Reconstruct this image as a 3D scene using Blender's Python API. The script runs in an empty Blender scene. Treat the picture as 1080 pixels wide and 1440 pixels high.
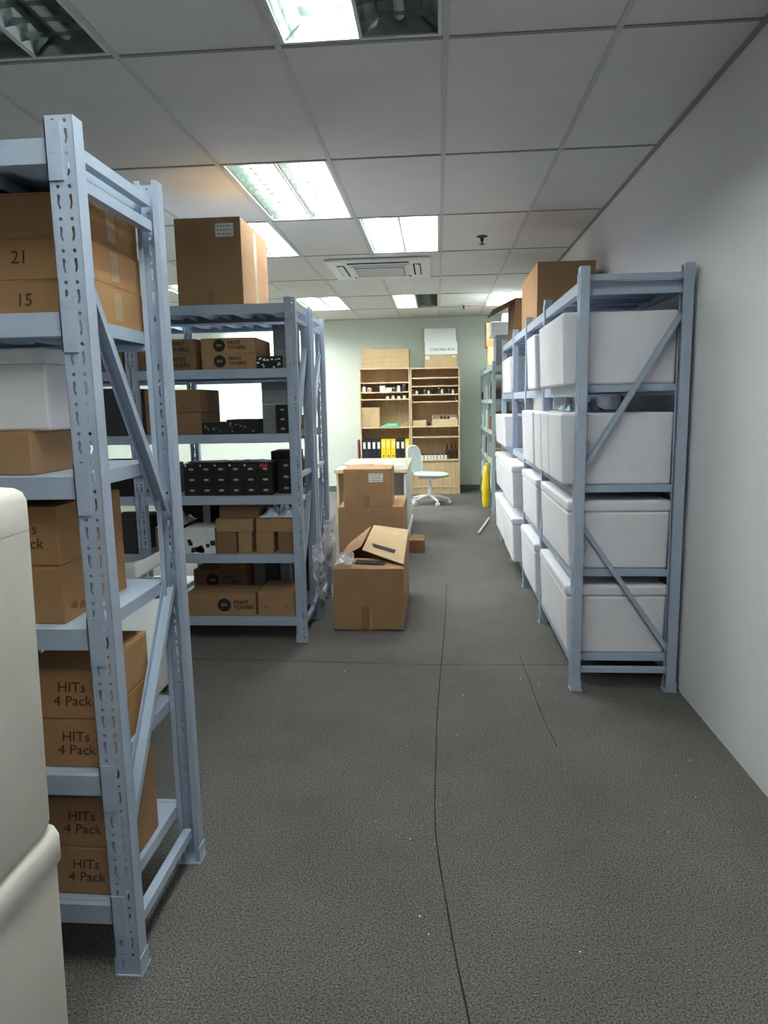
import bpy, bmesh, math, random
from mathutils import Vector, Matrix, noise
from mathutils.geometry import tessellate_polygon

random.seed(7)
SC = bpy.context.scene
COL = SC.collection
PI = math.pi

# ------------------------------------------------------------------ camera
CAM_Z = 1.384
cd = bpy.data.cameras.new('camera')
cam = bpy.data.objects.new('camera', cd)
COL.objects.link(cam)
cd.sensor_fit = 'VERTICAL'
cd.sensor_height = 36.0
cd.sensor_width = 27.0
cd.lens = 991.09 / 1440 * 36.0
cd.clip_start = 0.05
cd.clip_end = 60
F = Vector((-0.07675196, 0.98520045, -0.15326191))
RX = Vector((0.99702517, 0.0747484, -0.01880106))
UP = Vector((0.00706673, 0.154249, 0.98800673))
cam.matrix_world = Matrix(((RX.x, UP.x, -F.x, 0), (RX.y, UP.y, -F.y, 0), (RX.z, UP.z, -F.z, CAM_Z), (0, 0, 0, 1)))
SC.camera = cam

# ------------------------------------------------------------------ world, exposure
w = bpy.data.worlds.new('world')
SC.world = w
w.use_nodes = True
w.node_tree.nodes['Background'].inputs[0].default_value = (0.75, 0.8, 0.85, 1)
w.node_tree.nodes['Background'].inputs[1].default_value = 0.0
SC.view_settings.view_transform = 'Standard'
SC.view_settings.look = 'None'
SC.view_settings.exposure = 1.95
SC.view_settings.gamma = 1.0
SC.view_settings.use_curve_mapping = False
SC.cycles.use_denoising = True
SC.cycles.max_bounces = 10
SC.cycles.diffuse_bounces = 6
SC.cycles.sample_clamp_indirect = 6.0

TUBE = 21.0          # brightness of a lit fluorescent tube
CEIL_H = 2.656
WALL_X = 1.137
FAR_Y = 11.05
LEFT_X = -5.4
BACK_Y = -4.6
GX, GY = 0.039, 2.727       # ceiling grid origin
TX, TY = 0.6, 1.2

# cell column, cell row, left tube lit, right tube lit
LIGHTS = [(-3, -1, 0, 0, 'unlit louvred ceiling light at the top corner of the ceiling above the near rack'),
          (-1, -1, 1.0, 0, 'louvred ceiling light nearest the aisle with one glowing and one dead tube'),
          (-2, 1, 0.9, 1.1, 'glowing louvred ceiling light, greenish left half, in front of the big carton on the rack'),
          (-1, 2, 1.1, 1.1, 'glowing louvred ceiling light right in front of the air conditioner cassette'),
          (-3, 2, 1.2, 1.2, 'glowing louvred ceiling light half hidden behind the big carton on the rack'),
          (-3, 5, 1.7, 1.7, 'glowing louvred ceiling light far off beyond the top of the middle rack'),
          (-1, 5, 1.9, 0, 'far louvred ceiling light beyond the air conditioner, left half lit only'),
          (1, 5, 1.3, 1.3, 'far glowing ceiling light beside the right wall behind an open carton flap'),
          (-5, 4, 1.7, 1.7, 'added unseen glowing louvred ceiling light over the far left part of the office'),  # this and the next three: unseen fixtures added to brighten the far left
          (-7, 2, 1.6, 1.6, 'added unseen glowing louvred ceiling light over the left wall side of the office'),
          (-7, 5, 2.0, 2.0, 'added unseen glowing louvred ceiling light in the far left corner of the office'),
          (-5, 6, 2.0, 2.0, 'added unseen glowing louvred ceiling light beside the back wall in the left part'),
          (-1, -2, 1.0, 1.0, 'added unseen glowing louvred ceiling light straight above the viewer in the aisle'),  # this and the next: unseen fixtures added to light the near aisle
          (0, -4, 0.35, 0.35, 'added unseen glowing louvred ceiling light at the back of the aisle behind the viewer')]

# ------------------------------------------------------------------ materials
MATS = {}


def mat(name, col, rough=0.6, metal=0.0, nscale=0, namt=0.0, bump=0.0, bscale=200, rnd=0.0, spec=0.4, trans=0.0, stretch=None, alpha=1.0):
    if name in MATS:
        return MATS[name]
    m = bpy.data.materials.new(name)
    m.use_nodes = True
    nt = m.node_tree
    b = nt.nodes['Principled BSDF']
    b.inputs['Base Color'].default_value = (*col, 1)
    b.inputs['Roughness'].default_value = rough
    b.inputs['Metallic'].default_value = metal
    b.inputs['Specular IOR Level'].default_value = spec
    if trans:
        b.inputs['Transmission Weight'].default_value = trans
    if alpha < 1:
        b.inputs['Alpha'].default_value = alpha
    tc = nt.nodes.new('ShaderNodeTexCoord')
    src = tc.outputs['Object']
    if stretch:
        mp = nt.nodes.new('ShaderNodeMapping')
        mp.inputs['Scale'].default_value = stretch
        nt.links.new(src, mp.inputs['Vector'])
        src = mp.outputs['Vector']
    last = None
    if nscale:
        n = nt.nodes.new('ShaderNodeTexNoise')
        n.inputs['Scale'].default_value = nscale
        n.inputs['Detail'].default_value = 5
        nt.links.new(src, n.inputs['Vector'])
        mr = nt.nodes.new('ShaderNodeMapRange')
        mr.inputs[1].default_value = 0.3
        mr.inputs[2].default_value = 0.7
        mr.inputs[3].default_value = 1 - namt
        mr.inputs[4].default_value = 1 + namt
        nt.links.new(n.outputs['Fac'], mr.inputs[0])
        last = mr.outputs[0]
    if rnd:
        oi = nt.nodes.new('ShaderNodeObjectInfo')
        mr2 = nt.nodes.new('ShaderNodeMapRange')
        mr2.inputs[3].default_value = 1 - rnd
        mr2.inputs[4].default_value = 1 + rnd
        nt.links.new(oi.outputs['Random'], mr2.inputs[0])
        if last is not None:
            mu = nt.nodes.new('ShaderNodeMath')
            mu.operation = 'MULTIPLY'
            nt.links.new(last, mu.inputs[0])
            nt.links.new(mr2.outputs[0], mu.inputs[1])
            last = mu.outputs[0]
        else:
            last = mr2.outputs[0]
    if last is not None:
        vm = nt.nodes.new('ShaderNodeVectorMath')
        vm.operation = 'SCALE'
        vm.inputs[0].default_value = col
        nt.links.new(last, vm.inputs['Scale'])
        nt.links.new(vm.outputs[0], b.inputs['Base Color'])
    if bump:
        n2 = nt.nodes.new('ShaderNodeTexNoise')
        n2.inputs['Scale'].default_value = bscale
        n2.inputs['Detail'].default_value = 3
        nt.links.new(src, n2.inputs['Vector'])
        bp = nt.nodes.new('ShaderNodeBump')
        bp.inputs['Strength'].default_value = bump
        bp.inputs['Distance'].default_value = 0.004
        nt.links.new(n2.outputs['Fac'], bp.inputs['Height'])
        nt.links.new(bp.outputs[0], b.inputs['Normal'])
    MATS[name] = m
    return m


def emit(name, col, strength):
    if name in MATS:
        return MATS[name]
    m = bpy.data.materials.new(name)
    m.use_nodes = True
    nt = m.node_tree
    nt.nodes.clear()
    o = nt.nodes.new('ShaderNodeOutputMaterial')
    e = nt.nodes.new('ShaderNodeEmission')
    e.inputs[0].default_value = (*col, 1)
    e.inputs[1].default_value = strength
    nt.links.new(e.outputs[0], o.inputs[0])
    MATS[name] = m
    return m


STEEL = mat('rack_paint', (0.39, 0.46, 0.58), 0.42, 0.0, 6, 0.05, rnd=0.03, spec=0.5)
STEEL_FAR = mat('pale_rack_paint', (0.40, 0.50, 0.52), 0.45, 0.0, 6, 0.05, spec=0.5)
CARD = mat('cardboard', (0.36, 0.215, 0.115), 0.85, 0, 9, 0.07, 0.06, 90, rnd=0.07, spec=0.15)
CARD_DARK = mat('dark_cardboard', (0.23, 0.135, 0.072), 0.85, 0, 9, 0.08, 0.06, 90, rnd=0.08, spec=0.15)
CARD_ORANGE = mat('warm_cardboard', (0.40, 0.225, 0.105), 0.82, 0, 9, 0.08, 0.06, 90, rnd=0.06, spec=0.15)
CARD_PALE = mat('pale_cardboard', (0.50, 0.36, 0.21), 0.85, 0, 9, 0.06, 0.05, 90, rnd=0.05, spec=0.15)
TAPE = mat('packing_tape', (0.27, 0.145, 0.06), 0.35, spec=0.45)
TAPE_CLEAR = mat('pale_packing_tape', (0.42, 0.29, 0.17), 0.3, spec=0.5)
FOAM = mat('styrofoam', (0.80, 0.785, 0.835), 0.75, 0, 14, 0.03, 0.10, 160, spec=0.25)
FOAM_SHADED = mat('shaded_styrofoam', (0.72, 0.69, 0.62), 0.75, 0, 8, 0.04, 0.10, 160, spec=0.25)  # white foam with the beige of its shadow put into the colour
WHITE = mat('white_plastic', (0.76, 0.78, 0.78), 0.4, spec=0.4)
PAPER = mat('white_paper', (0.78, 0.78, 0.76), 0.8)
INK = mat('black_ink', (0.02, 0.018, 0.016), 0.7)
INK_BROWN = mat('marker_ink', (0.075, 0.045, 0.024), 0.8)
INK_RED = mat('red_ink', (0.32, 0.06, 0.03), 0.8)
INK_PALE = mat('pale_print', (0.42, 0.27, 0.16), 0.8)
BLACK = mat('black_carton', (0.018, 0.015, 0.017), 0.5, 0, 20, 0.25, spec=0.35)
CHARCOAL = mat('charcoal_box', (0.05, 0.05, 0.055), 0.55)
GREY = mat('grey_carton', (0.24, 0.25, 0.28), 0.7, 0, 10, 0.05, rnd=0.05)
WOOD = mat('pale_wood', (0.56, 0.40, 0.235), 0.55, 0, 3.0, 0.16, stretch=(14, 14, 1.2))
WOOD_EDGE = mat('wood_edge', (0.64, 0.49, 0.31), 0.5, 0, 4, 0.08)
YELLOW = mat('yellow_plastic', (0.85, 0.62, 0.03), 0.45, 0, 8, 0.05)
GREEN = mat('green_cloth', (0.12, 0.42, 0.26), 0.8)
RED = mat('red_sticker', (0.45, 0.03, 0.04), 0.5)
DARKMETAL = mat('dark_metal', (0.06, 0.065, 0.07), 0.4, 0.4)
ALU = mat('fixture_aluminium', (0.44, 0.49, 0.46), 0.27, 0.94)
FRAMEWHITE = mat('fixture_white', (0.72, 0.72, 0.70), 0.5)
REFLECT = mat('fixture_reflector', (0.46, 0.50, 0.48), 0.28, 0.90)
MESHFAB = mat('chair_mesh', (0.56, 0.64, 0.62), 0.7, 0, 30, 0.05)
TUBE_DEAD = mat('dead_tube', (0.6, 0.58, 0.54), 0.3)
BAG = mat('clear_plastic_wrap', (0.70, 0.74, 0.80), 0.15, spec=0.7, alpha=0.45)
BAG_WHITE = mat('white_plastic_bag', (0.66, 0.72, 0.80), 0.3, spec=0.6)
GLASSDARK = mat('dark_bottle_glass', (0.035, 0.02, 0.02), 0.15, spec=0.6)
GAP_SHADE = mat('dark_gap', (0.008, 0.008, 0.009), 0.8)  # near-black colour standing in for the shade inside slots and holes


def carpet_mat():
    m = bpy.data.materials.new('grey_carpet')
    m.use_nodes = True
    nt = m.node_tree
    b = nt.nodes['Principled BSDF']
    b.inputs['Roughness'].default_value = 0.95
    b.inputs['Specular IOR Level'].default_value = 0.1
    tc = nt.nodes.new('ShaderNodeTexCoord')
    n1 = nt.nodes.new('ShaderNodeTexNoise')
    n1.inputs['Scale'].default_value = 185
    n1.inputs['Detail'].default_value = 3
    n1.inputs['Roughness'].default_value = 0.75
    n2 = nt.nodes.new('ShaderNodeTexNoise')
    n2.inputs['Scale'].default_value = 1.6
    n2.inputs['Detail'].default_value = 6
    n2.inputs['Roughness'].default_value = 0.65
    for n in (n1, n2):
        nt.links.new(tc.outputs['Object'], n.inputs['Vector'])
    r1 = nt.nodes.new('ShaderNodeValToRGB')
    r1.color_ramp.elements[0].position = 0.33
    r1.color_ramp.elements[0].color = (0.026, 0.025, 0.024, 1)
    r1.color_ramp.elements[1].position = 0.68
    r1.color_ramp.elements[1].color = (0.265, 0.252, 0.232, 1)
    nt.links.new(n1.outputs['Fac'], r1.inputs[0])
    r2 = nt.nodes.new('ShaderNodeMapRange')
    r2.inputs[1].default_value = 0.3
    r2.inputs[2].default_value = 0.7
    r2.inputs[3].default_value = 0.84
    r2.inputs[4].default_value = 1.12
    nt.links.new(n2.outputs['Fac'], r2.inputs[0])
    vm = nt.nodes.new('ShaderNodeVectorMath')
    vm.operation = 'SCALE'
    nt.links.new(r1.outputs[0], vm.inputs[0])
    nt.links.new(r2.outputs[0], vm.inputs['Scale'])
    nt.links.new(vm.outputs[0], b.inputs['Base Color'])
    bp = nt.nodes.new('ShaderNodeBump')
    bp.inputs['Strength'].default_value = 0.5
    bp.inputs['Distance'].default_value = 0.006
    nt.links.new(n1.outputs['Fac'], bp.inputs['Height'])
    nt.links.new(bp.outputs[0], b.inputs['Normal'])
    return m


CARPET = carpet_mat()
TILE = mat('ceiling_tile', (0.72, 0.715, 0.70), 0.9, 0, 3, 0.035, 0.12, 120, spec=0.1)
TBAR = mat('ceiling_bar', (0.56, 0.56, 0.55), 0.6)
TBAR_DARK = mat('ceiling_joint', (0.30, 0.30, 0.29), 0.7)
WALLW = mat('wall_white', (0.70, 0.685, 0.715), 0.75, 0, 1.5, 0.03, 0.03, 60, spec=0.2)
WALLG = mat('wall_pale_green', (0.68, 0.75, 0.68), 0.75, 0, 1.0, 0.02, spec=0.2)
SKIRT = mat('skirting_grey', (0.12, 0.13, 0.13), 0.5)


# ------------------------------------------------------------------ mesh helpers
class MB:
    def __init__(self):
        self.v, self.f = [], []

    def add(self, vs, fs):
        b = len(self.v)
        self.v += [Vector(x) for x in vs]
        self.f += [[b + i for i in f] for f in fs]
        return self

    def box(self, lo, hi):
        x0, y0, z0 = lo
        x1, y1, z1 = hi
        return self.add([(x0, y0, z0), (x1, y0, z0), (x1, y1, z0), (x0, y1, z0), (x0, y0, z1), (x1, y0, z1), (x1, y1, z1), (x0, y1, z1)],
                        [(0, 3, 2, 1), (4, 5, 6, 7), (0, 1, 5, 4), (1, 2, 6, 5), (2, 3, 7, 6), (3, 0, 4, 7)])

    def hexa(self, p):   # 8 points, bottom ring then top ring, counter-clockwise
        return self.add(p, [(0, 3, 2, 1), (4, 5, 6, 7), (0, 1, 5, 4), (1, 2, 6, 5), (2, 3, 7, 6), (3, 0, 4, 7)])

    def bar(self, p, q, a, b, side=(0, 0, 1)):   # rectangular bar from p to q, a along SIDE, b across
        p, q = Vector(p), Vector(q)
        d = (q - p).normalized()
        s = Vector(side)
        s = (s - d * s.dot(d)).normalized()
        t = d.cross(s)
        c = lambda o, i, j: o + s * (a / 2 * i) + t * (b / 2 * j)
        return self.hexa([c(p, -1, -1), c(p, 1, -1), c(p, 1, 1), c(p, -1, 1), c(q, -1, -1), c(q, 1, -1), c(q, 1, 1), c(q, -1, 1)])

    def tube(self, pts, r, n=10, cap=True):
        pts = [Vector(p) for p in pts]
        rs = r if isinstance(r, (list, tuple)) else [r] * len(pts)
        rings = []
        t0 = (pts[1] - pts[0]).normalized()
        u = t0.orthogonal().normalized()
        for i, p in enumerate(pts):
            t = (pts[min(i + 1, len(pts) - 1)] - pts[max(i - 1, 0)]).normalized()
            u = (u - t * u.dot(t)).normalized()
            v = t.cross(u)
            rings.append([p + (u * math.cos(2 * PI * k / n) + v * math.sin(2 * PI * k / n)) * rs[i] for k in range(n)])
        vs = [x for rg in rings for x in rg]
        fs = []
        for i in range(len(pts) - 1):
            for k in range(n):
                fs.append((i * n + k, i * n + (k + 1) % n, (i + 1) * n + (k + 1) % n, (i + 1) * n + k))
        if cap:
            fs.append(tuple(reversed(range(n))))
            fs.append(tuple((len(pts) - 1) * n + k for k in range(n)))
        return self.add(vs, fs)

    def lathe(self, prof, n=16, c=(0, 0, 0)):
        c = Vector(c)
        vs, fs = [], []
        for r, z in prof:
            for k in range(n):
                vs.append(c + Vector((r * math.cos(2 * PI * k / n), r * math.sin(2 * PI * k / n), z)))
        for i in range(len(prof) - 1):
            for k in range(n):
                fs.append((i * n + k, i * n + (k + 1) % n, (i + 1) * n + (k + 1) % n, (i + 1) * n + k))
        fs.append(tuple(reversed(range(n))))
        fs.append(tuple((len(prof) - 1) * n + k for k in range(n)))
        return self.add(vs, fs)

    def prism(self, poly, axis, a, b):   # 2D polygon extruded along axis 0/1/2
        def P(u, v, t):
            return {0: (t, u, v), 1: (u, t, v), 2: (u, v, t)}[axis]
        n = len(poly)
        vs = [P(u, v, a) for u, v in poly] + [P(u, v, b) for u, v in poly]
        fs = [tuple(range(n)), tuple(reversed(range(n, 2 * n)))] + [(i, i + n, (i + 1) % n + n, (i + 1) % n) for i in range(n)]
        return self.add(vs, fs)

    def mesh(self, name, bevel=0.0, seg=2, smooth=False, normals=True):
        me = bpy.data.meshes.new(name)
        me.from_pydata([tuple(v) for v in self.v], [], self.f)
        bm = bmesh.new()
        bm.from_mesh(me)
        if normals:
            bmesh.ops.recalc_face_normals(bm, faces=bm.faces)
        if bevel:
            es = [e for e in bm.edges if len(e.link_faces) == 2 and e.calc_face_angle(0) > 0.5]
            bmesh.ops.bevel(bm, geom=es, offset=bevel, segments=seg, profile=0.5, affect='EDGES', clamp_overlap=True)
        bm.to_mesh(me)
        bm.free()
        if smooth:
            for p in me.polygons:
                p.use_smooth = True
        return me

    def build(self, name, m, parent=None, bevel=0.0, seg=2, smooth=False, loc=None, rotz=0.0):
        return link(name, self.mesh(name, bevel, seg, smooth), m, parent, loc, rotz)


def link(name, me, m, parent=None, loc=None, rotz=0.0):
    o = bpy.data.objects.new(name, me)
    COL.objects.link(o)
    if m is not None and not me.materials:
        me.materials.append(m)
    if parent is not None:
        o.parent = parent
    if loc:
        o.location = loc
    if rotz:
        o.rotation_euler = (0, 0, rotz)
    return o


def tag(o, label, cat, group=None, kind=None):
    o['label'] = label
    o['category'] = cat
    if group:
        o['group'] = group
    if kind:
        o['kind'] = kind
    return o


def thing(name, label, cat, loc=(0, 0, 0), rotz=0.0, group=None):
    o = bpy.data.objects.new(name, None)
    COL.objects.link(o)
    o.empty_display_size = 0.05
    o.location = loc
    o.rotation_euler = (0, 0, rotz)
    return tag(o, label, cat, group)


def struct(name, mb, m, bevel=0.0):
    o = mb.build(name, m, bevel=bevel)
    o['kind'] = 'structure'
    return o


def kids(o):
    return [c for c in bpy.data.objects if c.parent == o]


def text_part(name, body, size, m, parent, loc, rot, align='CENTER', shear=0.0, depth=0.0004, bold=0.0):
    cu = bpy.data.curves.new(name, 'FONT')
    cu.body = body
    cu.size = size
    cu.align_x = align
    cu.align_y = 'CENTER'
    cu.extrude = depth
    cu.shear = shear
    cu.offset = bold
    cu.resolution_u = 2
    cu.space_line = 0.95
    t = bpy.data.objects.new(name, cu)
    COL.objects.link(t)
    dg = bpy.context.evaluated_depsgraph_get()
    me = bpy.data.meshes.new_from_object(t.evaluated_get(dg))
    bpy.data.objects.remove(t)
    bpy.data.curves.remove(cu)
    me.materials.clear()
    o = link(name, me, m, parent, loc)
    o.rotation_euler = rot
    return o


FRONT = (PI / 2, 0, 0)             # text on a face that looks to -y
SIDE_R = (PI / 2, 0, PI / 2)       # text on a face that looks to +x

# ------------------------------------------------------------------ setting
struct('floor', MB().box((LEFT_X - 0.1, BACK_Y - 0.1, -0.1), (WALL_X + 0.1, FAR_Y + 0.1, 0)), CARPET)
struct('wall_right', MB().box((WALL_X, BACK_Y - 0.1, 0), (WALL_X + 0.1, FAR_Y + 0.1, CEIL_H + 0.3)), WALLW)
struct('wall_left', MB().box((LEFT_X - 0.1, BACK_Y - 0.1, 0), (LEFT_X, FAR_Y + 0.1, CEIL_H + 0.3)), WALLW)
struct('wall_back', MB().box((LEFT_X, FAR_Y, 0), (WALL_X, FAR_Y + 0.1, CEIL_H + 0.3)), WALLG)
struct('wall_front', MB().box((LEFT_X, BACK_Y - 0.1, 0), (WALL_X, BACK_Y, CEIL_H + 0.3)), WALLW)
struct('baseboard_back', MB().box((LEFT_X, FAR_Y - 0.012, 0), (WALL_X, FAR_Y, 0.09)), SKIRT)

lit_cells = {(a, b) for a, b, *_ in LIGHTS}
ceil = MB()
k0 = math.floor((LEFT_X - GX) / TX)
j0 = math.floor((BACK_Y - GY) / TY)
j1 = math.ceil((FAR_Y - GY) / TY)
for k in range(k0, 2):
    for j in range(j0, j1):
        if (k, j) in lit_cells:
            continue
        x0, x1 = max(GX + k * TX, LEFT_X), min(GX + (k + 1) * TX, WALL_X)
        y0, y1 = max(GY + j * TY, BACK_Y), min(GY + (j + 1) * TY, FAR_Y)
        if x1 - x0 > 0.01 and y1 - y0 > 0.01:
            ceil.box((x0, y0, CEIL_H), (x1, y1, CEIL_H + 0.015))
struct('ceiling', ceil, TILE)
struct('ceiling_slab', MB().box((LEFT_X, BACK_Y, CEIL_H + 0.28), (WALL_X, FAR_Y, CEIL_H + 0.3)), TBAR)
bars = MB()
for k in range(k0, 3):
    x = GX + k * TX
    if LEFT_X < x < WALL_X:
        bars.box((x - 0.011, BACK_Y, CEIL_H - 0.005), (x + 0.011, FAR_Y, CEIL_H - 0.0005))
struct('ceiling_runner', bars, TBAR)
bars = MB()
for j in range(j0, j1 + 1):
    y = GY + j * TY
    if BACK_Y < y < FAR_Y:
        bars.box((LEFT_X, y - 0.009, CEIL_H - 0.004), (WALL_X, y + 0.009, CEIL_H - 0.0006))
struct('ceiling_cross_runner', bars, TBAR_DARK)
struct('trim_1', MB().box((WALL_X - 0.02, BACK_Y, CEIL_H - 0.012), (WALL_X, FAR_Y, CEIL_H - 0.001)), TBAR_DARK)
struct('trim_2', MB().box((LEFT_X, FAR_Y - 0.02, CEIL_H - 0.012), (WALL_X, FAR_Y, CEIL_H - 0.001)), TBAR)


def ribbon(name, pts, wd):
    sm = []
    for i in range(len(pts) - 1):
        for s in range(8):
            t = s / 8
            p0, p1, p2, p3 = (Vector(pts[max(0, min(len(pts) - 1, i + q))]) for q in (-1, 0, 1, 2))
            sm.append(0.5 * ((2 * p1) + (p2 - p0) * t + (2 * p0 - 5 * p1 + 4 * p2 - p3) * t * t + (3 * p1 - p0 - 3 * p2 + p3) * t ** 3))
    sm.append(Vector(pts[-1]))
    vs, fs = [], []
    for i, p in enumerate(sm):
        d = (sm[min(i + 1, len(sm) - 1)] - sm[max(i - 1, 0)]).normalized()
        n = Vector((-d.y, d.x)) * wd * (0.8 + 0.5 * noise.noise(Vector((p.x * 9, p.y * 9, 0)))) / 2
        vs += [(p.x + n.x, p.y + n.y, 0.0008), (p.x - n.x, p.y - n.y, 0.0008)]
    for i in range(len(sm) - 1):
        fs.append((2 * i, 2 * i + 1, 2 * i + 3, 2 * i + 2))
    o = link(name, MB().add(vs, fs).mesh(name), SEAM)
    o['kind'] = 'structure'
    return o


SEAM = mat('carpet_seam', (0.036, 0.035, 0.033), 0.95, spec=0.05)
ribbon('floor_seam', [(0.085, 1.2), (0.062, 1.4), (0.035, 1.6), (0.012, 1.81), (-0.012, 2.05), (-0.019, 2.28), (-0.016, 2.6), (-0.010, 3.02), (0.01, 3.59), (0.04, 4.4), (0.06, 5.3)], 0.0055)
ribbon('floor_seam', [(-1.6, 3.65), (-0.725, 3.624), (0.008, 3.592), (0.625, 3.607), (1.13, 3.6)], 0.007)
ribbon('floor_seam', [(0.47, 2.7), (0.452, 3.04), (0.446, 3.4), (0.44, 3.75)], 0.004)

# small white specks trodden into the carpet
sp = MB()
rs = random.Random(3)
for _ in range(26):
    x, y = rs.uniform(-0.5, 1.05), rs.uniform(1.6, 3.6)
    a, r = rs.uniform(0, 6.28), rs.uniform(0.0016, 0.004)
    sp.add([(x + r * math.cos(a + q) * rs.uniform(.6, 1.3), y + r * math.sin(a + q), 0.002) for q in (0, 1.5, 3, 4.6)], [(0, 1, 2, 3)])
o = sp.build('floor_litter', PAPER)
tag(o, 'tiny white specks of litter on the grey carpet', 'litter', kind='stuff')

# ------------------------------------------------------------------ ceiling lights
FX, FY = TX - 0.024, TY - 0.020


def light_meshes(wd):
    h = MB()
    D = 0.085
    x, y = wd / 2, FY / 2
    # housing: trough with open bottom, split in two bays by a spine
    h.box((-x, -y, D), (x, y, D + 0.006))
    h.box((-x, -y, 0.004), (-x + 0.004, y, D))
    h.box((x - 0.004, -y, 0.004), (x, y, D))
    h.box((-x, -y, 0.004), (x, -y + 0.004, D))
    h.box((-x, y - 0.004, 0.004), (x, y, D))
    fr = MB()
    e = 0.016
    fr.box((-x, -y, 0), (-x + e, y, 0.005)).box((x - e, -y, 0), (x, y, 0.005))
    fr.box((-x + e, -y, 0), (x - e, -y + e, 0.005)).box((-x + e, y - e, 0), (x - e, y, 0.005))
    fr.box((-0.006, -y + e, 0), (0.006, y - e, 0.05))
    lv = []
    half = (wd / 2 - e - 0.006) / 2
    for s in (-1, 1):
        m = MB()
        cx = s * (0.006 + half)
        # curved side reflectors
        for t in (-1, 1):
            pts = [(cx + t * half, 0.006), (cx + t * half * 0.86, 0.03), (cx + t * half * 0.62, 0.056), (cx + t * half * 0.55, 0.078)]
            for (a, za), (b, zb) in zip(pts[:-1], pts[1:]):
                m.add([(a, -y + e, za), (a, y - e, za), (b, y - e, zb), (b, -y + e, zb)], [(0, 1, 2, 3)])
        nb = 12
        for i in range(1, nb):
            yy = -y + e + (2 * y - 2 * e) * i / nb
            n = 8
            vs = []
            for q in range(n + 1):
                u = -1 + 2 * q / n
                vs.append((cx + u * half * 0.98, yy, 0.045 - 0.012 * (1 - u * u)))
                vs.append((cx + u * half * 0.98, yy, 0.008 + 0.012 * (1 - u * u)))
            m.add(vs, [(2 * q, 2 * q + 1, 2 * q + 3, 2 * q + 2) for q in range(n)])
        lv.append(m.mesh('louver'))
    tb = MB().tube([(0, -y + 0.04, 0), (0, y - 0.04, 0)], 0.018, 12)
    return h.mesh('housing'), fr.mesh('frame'), lv, tb.mesh('tube'), half


LM = {}
for k, j, la, lb, lab in LIGHTS:
    x0, x1 = GX + k * TX, min(GX + (k + 1) * TX, WALL_X - 0.012)
    wd = x1 - x0 - 0.024
    key = round(wd, 3)
    if key not in LM:
        LM[key] = light_meshes(wd)
    hm, fm, lv, tbm, half = LM[key]
    t = thing('ceiling_light', lab, 'ceiling light', ((x0 + x1) / 2, GY + (j + 0.5) * TY, CEIL_H - 0.001), 0, 'louvred ceiling lights')
    link('housing', hm, REFLECT, t)
    link('frame', fm, FRAMEWHITE, t)
    for s, lit in ((0, la), (1, lb)):
        link('louver', lv[s], ALU, t)
        me = tbm.copy()
        o = link('tube', me, emit('tube_%d_%.1f' % (s, lit), ((0.88, 1.0, 0.92), (1.0, 0.965, 1.0))[s], TUBE * lit) if lit else TUBE_DEAD, t, ((-1, 1)[s] * (0.006 + half), 0, 0.058))

# ------------------------------------------------------------------ ceiling air conditioner and sprinklers
ac = thing('air_conditioner', 'white square ceiling cassette air conditioner beyond the lit aisle light', 'air conditioner', (-0.53, 6.96, CEIL_H - 0.006))
s = 0.475
MB().box((-s, -s, -0.022), (s, s, 0)).build('panel', WHITE, ac, bevel=0.02, seg=3)
MB().box((-0.26, -0.26, -0.038), (0.26, 0.26, -0.022)).build('intake_panel', WHITE, ac, bevel=0.01)
g = MB()
g.box((-0.23, -0.23, -0.0405), (0.23, 0.23, -0.038))
g.build('intake_recess', GAP_SHADE, ac)
for i in range(9):
    yy = -0.21 + 0.42 * i / 8
    MB().box((-0.225, yy - 0.014, -0.046), (0.225, yy + 0.010, -0.041)).build('grille_slat', WHITE, ac)
for a in range(4):
    r = a * PI / 2
    MB().box((-0.28, -0.385, -0.0245), (0.28, -0.315, -0.022)).build('outlet_slot', GAP_SHADE, ac, rotz=r)
    m = MB()
    m.hexa([(-0.27, -0.375, -0.034), (0.27, -0.375, -0.034), (0.27, -0.33, -0.027), (-0.27, -0.33, -0.027), (-0.27, -0.375, -0.030), (0.27, -0.375, -0.030), (0.27, -0.33, -0.0246), (-0.27, -0.33, -0.0246)])
    m.build('vane', WHITE, ac, rotz=r)
for y, lab in ((5.82, 'ceiling sprinkler head over the aisle, the nearer one'), (9.74, 'ceiling sprinkler head far down near the back wall')):
    t = thing('sprinkler', lab, 'sprinkler', (0.357, y, CEIL_H - 0.0005), 0, 'ceiling sprinklers')
    MB().lathe([(0.045, 0), (0.042, -0.006), (0.02, -0.012), (0.018, -0.014)], 18).build('cover', DARKMETAL if y < 6 else FRAMEWHITE, t)
    MB().lathe([(0.014, -0.014), (0.014, -0.036), (0.007, -0.04), (0.007, -0.058)], 12).build('body', DARKMETAL, t)
    MB().lathe([(0.024, -0.058), (0.026, -0.061)], 14).build('deflector', DARKMETAL, t)

# ------------------------------------------------------------------ racks
PW = 0.060     # post width
PD = 0.042     # flange depth


def slot_loop(cx, cz, pts):
    return [(cx + a, cz + b) for a, b in pts]


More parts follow.
